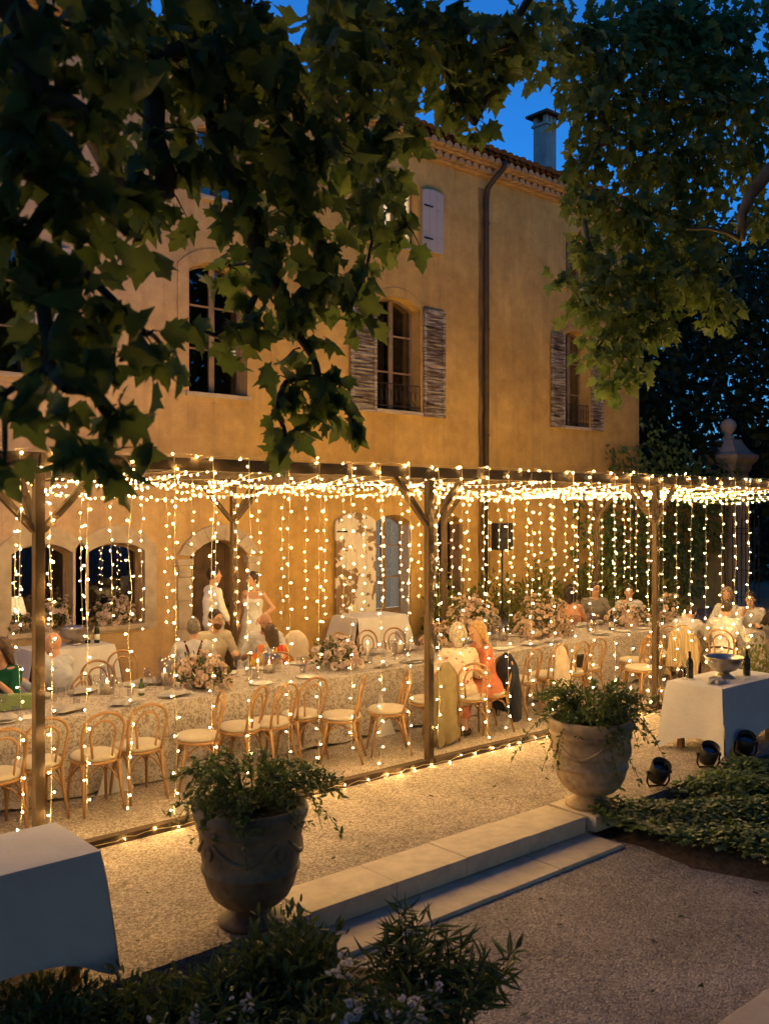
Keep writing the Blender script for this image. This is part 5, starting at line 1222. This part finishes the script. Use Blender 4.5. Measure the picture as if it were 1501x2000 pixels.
# ================================================================== vegetation
def leaves_obj(name, shape, pos, tip, nrm, size, m, parent):
    return stuff(obj(name, scatter(name, *shape, pos, rots(tip, nrm), size), m, parent))
def bush(name, label, x, y, z, w, h, n, shape, ls, m, cat='shrub', up=.3, group=None, stems=10, trail=0, flat=1.0, parent=None, pname='foliage'):
    t = parent or thing(name, label, cat, (x, y, z), group)
    d = rnd_dirs(n); d[:, 2] = np.abs(d[:, 2]); rr = RNG.uniform(.25, 1, n)**.55*(1 + .28*np.sin(4*np.arctan2(d[:, 1], d[:, 0]) + x*5)*np.cos(3*d[:, 2]*3 + y*3))
    p = np.stack([d[:, 0]*w/2*rr, d[:, 1]*w/2*rr*flat, d[:, 2]*h*rr], 1) + RNG.normal(size=(n, 3))*.02
    tip = unit(d*.9 + RNG.normal(size=d.shape)*.55 + np.array((0, 0, up)))
    leaves_obj(pname, shape, p, tip, unit(rnd_dirs(n) + np.array((0, 0, .8))), RNG.uniform(.65, 1.25, n)*ls, m, t)
    st = MB()
    for i in range(stems):
        a = random.uniform(0, 6.28); q = random.uniform(.4, .95); st.tube([(0, 0, -.03), (math.cos(a)*w*.15*q, math.sin(a)*w*.15*q, h*.45), (math.cos(a)*w*.42*q, math.sin(a)*w*.42*q*flat, h*.85*random.uniform(.6, 1))], [.008, .006, .002], 5)
    st.build('stems', 'twig', t)
    return t
# plants in the urns: arching jasmine-like stems with small leaves
def urn_plant(x, y, z, label, reach, n, seed, trail):
    t = thing('urn_plant', label, 'plant', (x, y, z), 'urn plants'); rg = np.random.default_rng(seed); P = []; T = []; st = MB()
    for i in range(n):
        a = rg.uniform(0, 2*PI); L = reach*rg.uniform(.45, 1.0); up0 = rg.uniform(.08, .34); dn = rg.uniform(.0, .30) if rg.random() > .3 else rg.uniform(0, .08)
        if rg.random() < trail: L *= 1.25; dn += .35
        pts = []
        for k in range(10):
            u = k/9; r_ = .05 + L*u**.9; zz = up0*math.sin(min(1, u*1.25)*PI*.62)*1.1 - dn*u**2.4; pts.append((r_*math.cos(a + .25*u), r_*math.sin(a + .25*u), zz))
        st.tube(pts, [.003*(1 - .6*k/9) + .001 for k in range(10)], 4, False)
        for k in range(1, 10):
            for j in range(6):
                u = rg.uniform(0, 1); b = np.array(pts[k-1])*(1-u) + np.array(pts[k])*u; dd = np.array(pts[k]) - np.array(pts[k-1]); dd /= np.linalg.norm(dd)
                P.append(b + rg.normal(size=3)*.012); T.append(dd*.5 + rg.normal(size=3)*.7 + np.array((0, 0, .15)))
    P = np.array(P); T = unit(np.array(T)); N = len(P)
    leaves_obj('foliage', OVAL_LEAF, P, T, unit(rnd_dirs(N) + np.array((0, 0, 1.0))), RNG.uniform(.03, .062, N), 'jasmine_leaf', t); st.build('stems', 'twig', t)
    k = 26; q = P[RNG.integers(0, N, k)] + np.array((0, 0, .03)); leaves = scatter('blossoms', *HEAD, q, rots(rnd_dirs(k), np.tile((0, 0, 1.), (k, 1))), RNG.uniform(.02, .03, k)); stuff(obj('blossoms', leaves, 'petal_white', t))
    return t
urn_plant(3.38, 5.22, .73, 'leafy green plant spreading over the left foreground urn', .62, 72, 3, .14)
urn_plant(7.02, 5.23, .73, 'bright green leafy plant filling the urn at the right end of the steps', .58, 82, 4, .24)
# foreground shrubs
for k, (px, py, d, w, h, n, sh, ls, m, lb) in enumerate([
  (560, 1965, 5.30, .72, .46, 1500, OVAL_LEAF, .07, 'shrub_leaf', 'dark bushy shrub in front of the left urn and step end'),
  (430, 2030, 5.0, .85, .30, 1400, OVAL_LEAF, .06, 'shrub_leaf', 'low dark shrub at the bottom left of the left urn'),
  (250, 2060, 5.0, .80, .24, 1200, OVAL_LEAF, .055, 'shrub_leaf', 'low green shrub at the foot of the near left table'),
  (90, 2050, 5.0, .8, .22, 1200, OVAL_LEAF, .06, 'shrub_leaf', 'low green shrub in the bottom left corner'),
  (640, 2060, 4.75, .8, .28, 1300, OVAL_LEAF, .055, 'shrub_leaf', 'dark shrub at the bottom edge below the white flowers'),
  (330, 2150, 4.5, .95, .26, 1300, OVAL_LEAF, .055, 'shrub_leaf', 'low dark shrub at the bottom edge left of centre'),
  (560, 2170, 4.4, .9, .30, 1300, OVAL_LEAF, .055, 'shrub_leaf', 'low dark shrub at the bottom edge at centre'),
  (860, 2100, 4.5, .6, .28, 900, OVAL_LEAF, .05, 'shrub_leaf', 'low dark shrub at the bottom edge beside the gravel')]):
    p = atd(px, py, d); bush('garden_shrub', lb, p.x, p.y, -.10, w, h, n, sh, ls, m, group='foreground shrubs')
def narrow_shrub(px, py, d, h, label, flowers=0):
    p = atd(px, py, d); t = thing('oleander_shrub', label, 'shrub', (p.x, p.y, -.10), 'narrow leaved shrubs'); P = []; T = []; st = MB(); fp = []
    for i in range(15):
        a = random.uniform(0, 6.28); L = random.uniform(.08, .34); tp = np.array((math.cos(a)*L, math.sin(a)*L, h*random.uniform(.6, 1.0))); st.tube([(0, 0, 0), tuple(tp*np.array((.4, .4, .6))), tuple(tp)], [.007, .005, .003], 5)
        for k in range(26):
            u = random.uniform(.55, 1); b = tp*np.array((u, u, u)); dv = RNG.normal(size=3); dv[2] = dv[2]*.5 + .35; P.append(b); T.append(dv)
        if flowers and i < flowers: fp.append(tp*np.array((.95, .95, .95)) + np.array((0, 0, .01)))
    P = np.array(P); T = unit(np.array(T)); N = len(P)
    leaves_obj('foliage', NARROW_LEAF, P, T, rnd_dirs(N), RNG.uniform(.10, .17, N), 'shrub_leaf', t); st.build('stems', 'twig', t)
    if flowers:
        q = np.repeat(np.array(fp), 14, 0) + RNG.normal(size=(len(fp)*14, 3))*.035; stuff(obj('blossoms', scatter('blossoms', *HEAD, q, rots(rnd_dirs(len(q)), unit(rnd_dirs(len(q)) + np.array((0, 0, 1.)))), RNG.uniform(.03, .05, len(q))), 'petal_white', t))
narrow_shrub(800, 1960, 5.0, .62, 'narrow leaved shrub with radiating tips before the lower step')
narrow_shrub(885, 2010, 4.8, .55, 'narrow leaved shrub spilling over the lower gravel')
narrow_shrub(765, 2050, 4.6, .52, 'shrub with clusters of white blossom at the bottom centre', 8)
narrow_shrub(405, 2110, 4.7, .34, 'small shrub with pale blossom spikes at the bottom left', 4)
# ground cover on the right bed
def cover(label, x0, x1, y0, y1, n, hole=None):
    t = thing('ground_ivy', label, 'ground cover', ((x0+x1)/2, (y0+y1)/2, -.05), world=True)
    P = np.stack([RNG.uniform(x0, x1, n), RNG.uniform(y0, y1, n), np.zeros(n)], 1)
    f = np.sin(P[:, 0]*2.9 + 1)*np.cos(P[:, 1]*3.7 + .5) + .6*np.sin(P[:, 0]*6.1 + P[:, 1]*5.3); cx_, cy_ = (x0+x1)/2, (y0+y1)/2
    e = np.minimum(np.minimum(P[:, 0] - x0, x1 - P[:, 0])/.35, np.minimum(P[:, 1] - y0, y1 - P[:, 1])/.35)
    keep = RNG.uniform(0, 1, n) < np.clip(.75 + .6*f, .06, 1)*np.clip(e + .3*f + .25, 0, 1)
    P = P[keep]; f = f[keep]; P[:, 2] = -.04 + RNG.uniform(0, 1, len(P))**.7*(.09 + .07*np.clip(f, -.6, 1.2))
    N = len(P); tip = unit(RNG.normal(size=(N, 3))*np.array((1, 1, .35)))
    leaves_obj('foliage', IVY_LEAF, P, tip, unit(rnd_dirs(N)*.5 + np.array((0, 0, 1.))), RNG.uniform(.035, .07, N), 'ivy_leaf', t)
cover('leafy green ground cover beside the step end and right urn', 6.80, 8.2, 4.1, 5.10, 5200)
cover('leafy green ground cover at the right edge of the gravel', 6.9, 8.9, 3.0, 4.35, 6500)
cover('leafy ground cover below the right side table', 8.1, 10.6, 4.0, 5.08, 7500)
# hydrangeas and climbers against the house and garden wall
def hydr(x, y, w, h, label): 
    t = bush('hydrangea_bush', label, x, y, 0, w, h, 900, OVAL_LEAF, .15, 'hydrangea_leaf', group='hydrangeas')
    n = 14; d = rnd_dirs(n); d[:, 2] = np.abs(d[:, 2]); c = d*np.array((w/2, w/2, h))*.98; q = np.repeat(c, 26, 0) + rnd_dirs(n*26)*.075
    stuff(obj('flower_heads', scatter('flower_heads', *HEAD, q, rots(rnd_dirs(len(q)), unit(q - np.repeat(c, 26, 0))), RNG.uniform(.035, .05, len(q))), 'hydrangea_leaf', t))
hydr(13.9, 12.75, 1.3, 1.25, 'hydrangea bush against the facade right of the loudspeaker'); hydr(15.3, 12.7, 1.4, 1.35, 'hydrangea bush against the facade behind the man in grey'); hydr(16.9, 12.5, 1.5, 1.3, 'hydrangea bush behind the man in white at the corner'); hydr(19.3, 12.6, 1.4, 1.15, 'hydrangea bush at the house corner behind the right post'); hydr(12.75, 12.95, .7, 1.35, 'narrow leafy bush beside the loudspeaker stand')
def climber(label, pts, n, thick, ls=.12, m='ivy_leaf', name='ivy_climber'):
    """leaf mass over a wall: pts = (x, z, rx, rz) patches at wall plane y"""
    t = thing(name, label, 'climbing plant', (pts[0][0], pts[0][4], 0), world=True); P = []
    for (x, z, rx, rz, y) in pts:
        k = int(n*rx*rz); a = RNG.uniform(0, 2*PI, k); r_ = np.sqrt(RNG.uniform(0, 1, k))*(1 + .2*np.sin(5*a + x)); P.append(np.stack([x + rx*r_*np.cos(a), y - RNG.uniform(0, 1, k)**.7*thick*(1.1 - .8*np.minimum(1, r_**2)), z + rz*r_*np.sin(a)], 1))
    P = np.concatenate(P); P = P[P[:, 2] > .02]; N = len(P); tip = unit(RNG.normal(size=(N, 3))*.6 + np.array((0, -.35, -.8)))
    leaves_obj('foliage', IVY_LEAF, P, tip, unit(rnd_dirs(N)*.6 + np.array((0, -1., .3))), RNG.uniform(.7, 1.3, N)*ls, m, t)
    st = MB()
    for (x, z, rx, rz, y) in pts[:6]: st.tube([(x + .1, y - .03, .02), (x - .08, y - .05, z*.5), (x, y - .04, z)], .014, 5)
    st.build('stems', 'twig', t)
climber('dark ivy covering the right corner of the house behind the pergola', [(18.3, 1.6, .9, 1.5, 13.46), (19.3, 2.4, .9, 1.6, 13.46), (19.0, 1.0, 1.2, 1.0, 13.46), (19.8, 3.5, .45, .7, 13.46), (17.6, 2.9, .45, .35, 13.46), (18.9, 4.15, .30, .16, 13.46), (18.7, 3.9, .16, .3, 13.46)], 300, .35)
climber('dense dark ivy over the garden wall beside the gate pillar', [(20.9, 2.2, .95, 1.9, 13.6), (22.2, 2.4, 1.0, 1.7, 13.6), (23.2, 2.6, 1.0, 1.4, 13.6), (21.6, 1.0, 1.5, 1.1, 13.6), (24.2, 3.4, .7, .6, 13.55), (21.5, 3.9, 1.2, .8, 13.6), (20.6, 4.3, .5, .8, 13.6)], 260, .5)
bush('potted_shrub', 'yellow green leafy plant behind the silver bowl at the right edge', 12.2, 6.35, 0, .75, .85, 700, OVAL_LEAF, .08, 'hydrangea_leaf', cat='plant')
# ------------------------------------------------------------------ trees
def grow(nodes, root):
    """join points into a branching tree from the root (nearest-neighbour growth)"""
    pts = [np.array(root, float)]; par = [-1]; rest = [np.array(p, float) for p in nodes]; d = [np.linalg.norm(p - pts[0]) for p in rest]; nn = [0]*len(rest)
    while rest:
        i = int(np.argmin(d)); pts.append(rest.pop(i)); par.append(nn.pop(i)); d.pop(i); j = len(pts) - 1
        for k, p in enumerate(rest):
            e = np.linalg.norm(p - pts[j])
            if e < d[k]: d[k] = e; nn[k] = j
    return pts, par
def branches(t, pts, par, r0, bend=.06, name='limb', m='bark', seg=6):
    n = len(pts); wgt = [1]*n
    for i in range(n - 1, 0, -1): wgt[par[i]] += wgt[i]
    mb = MB()
    for i in range(1, n):
        a, b = pts[par[i]], pts[i]; L = np.linalg.norm(b - a); mid = (a + b)/2 + RNG.normal(size=3)*bend*L + np.array((0, 0, .08*L)); ra = r0*wgt[par[i]]**.5 if par[i] else r0*wgt[i]**.5*1.1; rb = r0*wgt[i]**.5
        mb.tube([a, mid*.5 + a*.5 + np.array((0, 0, .03*L)), mid, mid*.4 + b*.6, b], np.linspace(min(ra, rb*1.5), rb, 5), seg, False)
    return mb.build(name, m, t, True)
def leaf_var(seed, fold, droop):
    rg = np.random.default_rng(seed); V = PLANE_LEAF[0].copy(); V[:, :2] *= 1 + rg.normal(size=(len(V), 2))*.055; V[:, 2] = -np.abs(V[:, 0])*fold - droop*V[:, 1]**2 + .10*np.sin(V[:, 0]*7 + seed)*V[:, 1] + rg.normal(size=len(V))*.025; return V, PLANE_LEAF[1]
LEAF_VARS = [leaf_var(1, .15, .12), leaf_var(2, .55, .28), leaf_var(3, -.25, .40), leaf_var(4, .8, .05)]
def plane_tree(label, trunk, fork, blobs, leaf, lai, shape, m, near=300, r0=.008, group='plane trees', over=()):
    t = thing('plane_tree', label, 'tree', trunk, group, world=True)
    tb = [np.array(trunk, float)]; f = np.array(fork, float)
    tp = [tb[0] + (f - tb[0])*u + np.array((.12*math.sin(u*5), .1*math.cos(u*4), 0))*(u*(1-u)*4) for u in np.linspace(0, 1, 9)]; tp[0] = tb[0] - np.array((0, 0, .1))
    MB().tube(tp, np.linspace(.34, .20, 9), 12).build('trunk', 'bark', t, True)
    cen = []; P = []; 
    for (px, py, r_, d) in blobs: cen.append(np.array(atd(px, py, d)))
    ov = [np.array(o[:3]) for o in over]
    pts, par = grow(cen + ov, tp[-1]); branches(t, pts, par, r0)
    T = []; S = []; tw = MB()
    def fill(c, rad, n, dep):
        d = RNG.normal(size=(n, 3)); d = unit(d)*(RNG.uniform(0, 1, n)[:, None]**.45); q = c + d*rad*np.array((1, 1, 1.0)) + RNG.normal(size=(n, 3))*.03
        P.append(q); T.append(unit(d*.7 + RNG.normal(size=(n, 3))*.45 + np.array((0, 0, -.75)))); S.append(RNG.uniform(.72, 1.25, n)*leaf)
        for k in range(max(3, n//7)):
            a = c + RNG.normal(size=3)*rad*.12; tw.tube([a, (a + q[k])/2 + np.array((0, 0, rad*.12)), q[k]], [.006, .004, .002], 4, False)
    for c, (px, py, r_, d) in zip(cen, blobs):
        rad = r_*d/FPX; n = max(5, int(lai*PI*rad*rad/(leaf*leaf*.42))); fill(c, rad, n, d)
    for o in over:
        rad = o[3]; n = int(o[4]*PI*rad*rad/(leaf*leaf*.42)); fill(np.array(o[:3]), rad, n, 0)
    stuff(tw.build('twigs', 'twig', t))
    P = np.concatenate(P); T = np.concatenate(T); S = np.concatenate(S); N = len(P); rt_ = rots(T, unit(rnd_dirs(N)*.9 + np.array((0, 0, .6)))); rt_[:, :, 0] *= RNG.uniform(.68, 1.12, N)[:, None]; vr = RNG.integers(0, 4, N)
    dep = P[:, 0]*_v[0] + P[:, 1]*_v[1]; lat = (P[:, 0]*_r[0] + P[:, 1]*_r[1])/np.maximum(dep, .1); hh = (P[:, 2] - CAMH)/np.maximum(dep, .1)
    vis = (dep > .5) & (np.abs(lat) < .40) & (np.abs(hh) < .53); order = np.argsort(np.where(vis, dep, 1e6))[:min(near, int(vis.sum()))]
    lms = []
    for sh_ in LEAF_VARS: lm = tri_mesh('leaf', *sh_); lm.materials.append(MATS[m]); lms.append(lm)
    for i in order:
        o = bpy.data.objects.new('leaf', lms[vr[i]]); COL.objects.link(o); o.parent = t; o.matrix_parent_inverse = Matrix.Translation(-PLOC[t.name])
        M4 = Matrix(rt_[i].tolist()).to_4x4(); M4 = Matrix.Translation(P[i].tolist()) @ M4 @ Matrix.Scale(float(S[i]), 4); o.matrix_basis = M4
    mk = np.ones(N, bool); mk[order] = False
    V_ = np.concatenate([np.einsum('nij,vj->nvi', rt_[mk & (vr == k)], LEAF_VARS[k][0]) * S[mk & (vr == k)][:, None, None] + P[mk & (vr == k)][:, None, :] for k in range(4)]); nv = len(LEAF_VARS[0][0])
    F_ = (LEAF_VARS[0][1][None] + (np.arange(len(V_))*nv)[:, None, None]).reshape(-1, 3)
    stuff(obj('foliage', tri_mesh('foliage', V_.reshape(-1, 3), F_), m, t))
    return t
A1 = [(60,60,120,3.4),(180,60,110,3.6),(60,200,120,3.3),(160,230,110,3.5),(40,330,105,3.3),(130,380,110,3.4),(50,470,80,3.3),(150,520,80,3.3),(160,630,75,3.2),(210,715,85,3.2),(130,760,60,3.1),(215,820,72,3.2),(165,875,58,3.1),(215,895,60,3.15),
      (235,600,50,3.4),(270,470,45,3.6),(280,650,45,3.4),(330,690,40,3.6),(8,770,28,3.1),(95,720,50,3.2),(10,910,26,3.1),(60,560,40,3.3),(90,640,30,3.2)]
A2 = [(300,130,120,4.4),(420,100,120,4.6),(300,270,100,4.3),(420,250,110,4.6),(330,370,65,4.4),(230,400,70,4.2),(460,360,70,4.7),(545,210,105,5.0),(650,100,105,5.4),(560,320,90,5.0),(650,300,90,5.3),(700,200,100,5.6),(715,420,62,5.7),(600,430,80,5.2),(500,450,65,4.9),
      (445,520,42,5.2),(520,540,70,5.0),(620,545,65,5.3),(715,530,45,5.6),(680,615,45,5.5),(560,625,55,5.2),(475,640,45,5.0),(600,680,42,5.3),(420,655,36,4.9),(345,645,32,4.7),(560,745,40,5.2),(622,740,52,5.3),(660,790,42,5.3),(600,830,36,5.2),(560,865,26,5.1),(690,822,18,5.3),(540,812,24,5.1),
      (450,60,90,5.0),(380,20,80,4.8),(500,120,70,5.0),(480,20,60,5.0),(250,10,80,4.5)]
A3 = [(1010,90,48,7.4),(1055,110,42,8.2),(770,110,105,6.4),(865,80,95,6.8),(780,240,55,6.4),(880,185,55,6.8),(940,110,85,7.2),(925,240,36,7.0),(1000,50,60,7.4),(740,330,55,6.0),(775,395,34,6.0),(795,440,28,6.0),(760,470,30,6.0),(960,170,40,7.2),(660,30,70,6.0),(760,30,80,6.6),(700,300,60,5.9),(690,20,50,6.2)]
B1 = [(a_, b_, c_, d_*1.22) for a_, b_, c_, d_ in [(1125,70,62,9),(1140,200,62,9),(1135,320,44,9.2),(1180,120,95,9.2),(1250,60,95,9.4),(1200,270,85,9.2),(1280,190,85,9.4),(1350,90,95,9.6),(1430,60,95,9.8),(1380,210,95,9.6),(1460,190,85,9.8),(1285,320,75,9.3),(1200,400,62,9.1),(1135,390,36,9.1),(1355,330,85,9.4),(1465,310,65,9.6),(1250,450,75,9.1),(1350,440,75,9.3),(1150,485,42,9.0),(1185,530,62,8.9),(1270,555,75,9.0),(1100,545,28,8.8),(1365,530,62,9.1),(1205,620,62,8.8),(1290,635,45,8.9),(1165,680,46,8.7),(1230,700,52,8.7),(1195,748,36,8.6),(1135,590,42,8.8),(1400,600,50,9.1),
      (1060,20,50,8.6),(1300,20,80,9.6),(1480,440,40,9.7)]]
plane_tree('plane tree whose large dark leaves hang close across the upper left', (-1.6, 2.2, -.17), (-.4, 3.2, 5.6), A1 + A2, .145, 1.9, PLANE_LEAF, 'plane_leaf', over=[(-.8, 4.6, 6.6, 1.3, 1.2), (.2, 1.0, 6.4, 1.5, 1.2), (1.4, 1.6, 6.8, 1.4, 1.2), (2.6, 2.8, 6.9, 1.2, 1.2), (-1.6, 1.2, 6.6, 1.5, 1.2), (-2.4, 4, 6.6, 1.5, 1.2), (.8, 4.2, 7.6, 1.2, 1.2), (2.8, .6, 7.0, 1.4, 1.2), (1.0, -1, 7, 1.6, 1.2)])
plane_tree('plane tree with lit olive leaves over the roof edge at top centre', (1.5, -3.2, -.17), (3.0, -.4, 6.6), A3, .15, 2.3, PLANE_LEAF, 'plane_leaf', near=200, over=[(4.6, 2.2, 8.0, 1.5, 1.2), (5.2, .2, 8.2, 1.6, 1.2), (3.6, 3.6, 8.2, 1.2, 1.2), (5.6, 3.8, 8.4, 1.2, 1.1), (4, -1.5, 8.2, 1.6, 1.2)])
tb = plane_tree('plane tree with a pale crooked limb and dense foliage at the upper right', (10.6, 1.2, -.17), (9.9, 1.7, 5.6), B1, .15, 2.3, PLANE_LEAF, 'plane_leaf', near=300, over=[(9.2, 1.2, 8.0, 1.6, 1.2), (7.6, 2.2, 8.6, 1.4, 1.2), (7.0, .4, 8.4, 1.6, 1.2), (11.4, 2.6, 8.2, 1.6, 1.2), (12.5, .8, 8, 1.8, 1.2), (9.5, -1, 8, 1.8, 1.2)])
lb = [atd(1540, 300, 10), atd(1500, 335, 10), atd(1462, 385, 10), atd(1448, 420, 10), atd(1446, 470, 10)]
MB().tube(lb, [.085, .078, .062, .052, .045], 10).tube([atd(1446, 468, 10), atd(1420, 455, 9.95), atd(1385, 446, 9.9), atd(1340, 448, 9.8)], [.03, .024, .018, .01], 8).build('crooked_limb', 'bark', tb, True)
# darker trees behind the garden wall
def far_tree(label, x, y, h, r_, n, seed, ls=.30):
    t = thing('background_tree', label, 'tree', (x, y, -.1), 'trees behind the garden wall'); rg = np.random.default_rng(seed); nb = 16
    c = rg.normal(size=(nb, 3)); c /= np.linalg.norm(c, axis=1, keepdims=True); c *= rg.uniform(.35, .8, nb)[:, None]; c = c*np.array((r_, r_, h*.38)) + np.array((0, 0, h*.58))
    pts, par = grow(list(c), (0, 0, h*.3)); MB().tube([(0, 0, 0), (.1, .1, h*.15), (0, 0, h*.3)], [.3, .24, .2], 9).build('trunk', 'bark', t, True); branches(t, pts, par, .03)
    k = n//nb; P = np.repeat(c, k, 0); d = unit(rg.normal(size=(len(P), 3)))*rg.uniform(.3, 1, len(P))[:, None]**.5; P = P + d*np.array((r_, r_, h*.3))*.42; N = len(P)
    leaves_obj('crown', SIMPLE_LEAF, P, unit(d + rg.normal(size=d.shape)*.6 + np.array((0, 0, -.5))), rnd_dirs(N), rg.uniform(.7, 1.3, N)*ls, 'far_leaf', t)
for a in [('tall dark tree right behind the house corner', 23.5, 19, 13, 4.2, 6500, 1), ('dark tree behind the gate pillar', 28.5, 17.5, 14, 4.6, 7000, 2), ('dark tree at the far right beyond the gate', 31, 11.5, 15, 5, 7500, 3), ('low dark tree above the garden wall', 22.6, 16.2, 7.0, 2.6, 4500, 4), ('dark bushy tree right of the gate pillar', 28.2, 12.3, 7.5, 2.8, 5000, 5), ('distant dark tree closing the view at right', 37, 20, 17, 6.5, 8000, 6), ('dark tree beyond the right end of the pergola', 25.5, 8.2, 11, 3.6, 6000, 7), ('tall tree behind the upper right foliage', 21, 6.5, 14, 3.4, 6500, 8)]:
    far_tree(*a)
t = thing('tall_hedge', 'tall dark hedge closing the garden behind the gate pillar', 'hedge', (33, 17.5, -.1), world=True)
n = 7000; P = np.stack([RNG.uniform(25.5, 44, n), 17.3 + RNG.uniform(-1, 1, n), RNG.uniform(0, 1, n)*(4.6 + .7*np.sin(np.arange(n)*.37))], 1)
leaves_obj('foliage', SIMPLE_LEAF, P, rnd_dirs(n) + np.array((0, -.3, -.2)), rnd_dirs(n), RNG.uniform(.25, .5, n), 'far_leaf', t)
st = MB()
for i in range(12): st.tube([(26 + i*1.5, 17.4, 0), (26.1 + i*1.5, 17.3, 3.6)], .06, 6)
st.build('stems', 'twig', t)
# unseen leaf masses added behind the viewer to block low sky and darken reflections
PW = []
for (x, y, h, r_) in [(-8, -7, 14, 5), (-1, -10, 14, 5), (6, -10, 13, 4.5), (-10, 2, 12, 4.5), (13, -9, 13, 4.5), (-4, -12, 12, 5), (2, -13, 16, 5), (19, -8, 14, 4.5), (26, -6, 14, 5), (27, -15, 16, 6)]:
    k = 2600; d = rnd_dirs(k)*RNG.uniform(.4, 1, k)[:, None]**.5; PW.append(d*np.array((r_, r_, h*.42)) + np.array((x, y, h*.52)))
PW = np.concatenate(PW); N = len(PW)
tag(stuff(obj('sky_block_foliage', scatter('sky_block_foliage', *SIMPLE_LEAF, PW, rots(rnd_dirs(N), rnd_dirs(N)), RNG.uniform(.5, .9, N)), 'far_leaf')), 'unseen dark foliage added behind the viewer to block sky light', 'wood')
# fallen leaves on the gravel
n = 90; P = np.stack([RNG.uniform(3, 10, n), RNG.uniform(2.8, 7, n), np.zeros(n)], 1); P[:, 2] = np.where(P[:, 1] > 5.06, .02, -.155)
P = P[~((P[:, 1] > 4.6) & (P[:, 1] < 5.6))]; n = len(P)
lf = stuff(obj('fallen_leaves', scatter('fallen_leaves', *SIMPLE_LEAF, P, rots(rnd_dirs(n)*np.array((1, 1, .1)), np.tile((0, 0, 1.), (n, 1))), RNG.uniform(.03, .07, n)), 'far_leaf')); tag(lf, 'small dry leaves scattered over the gravel', 'leaves')
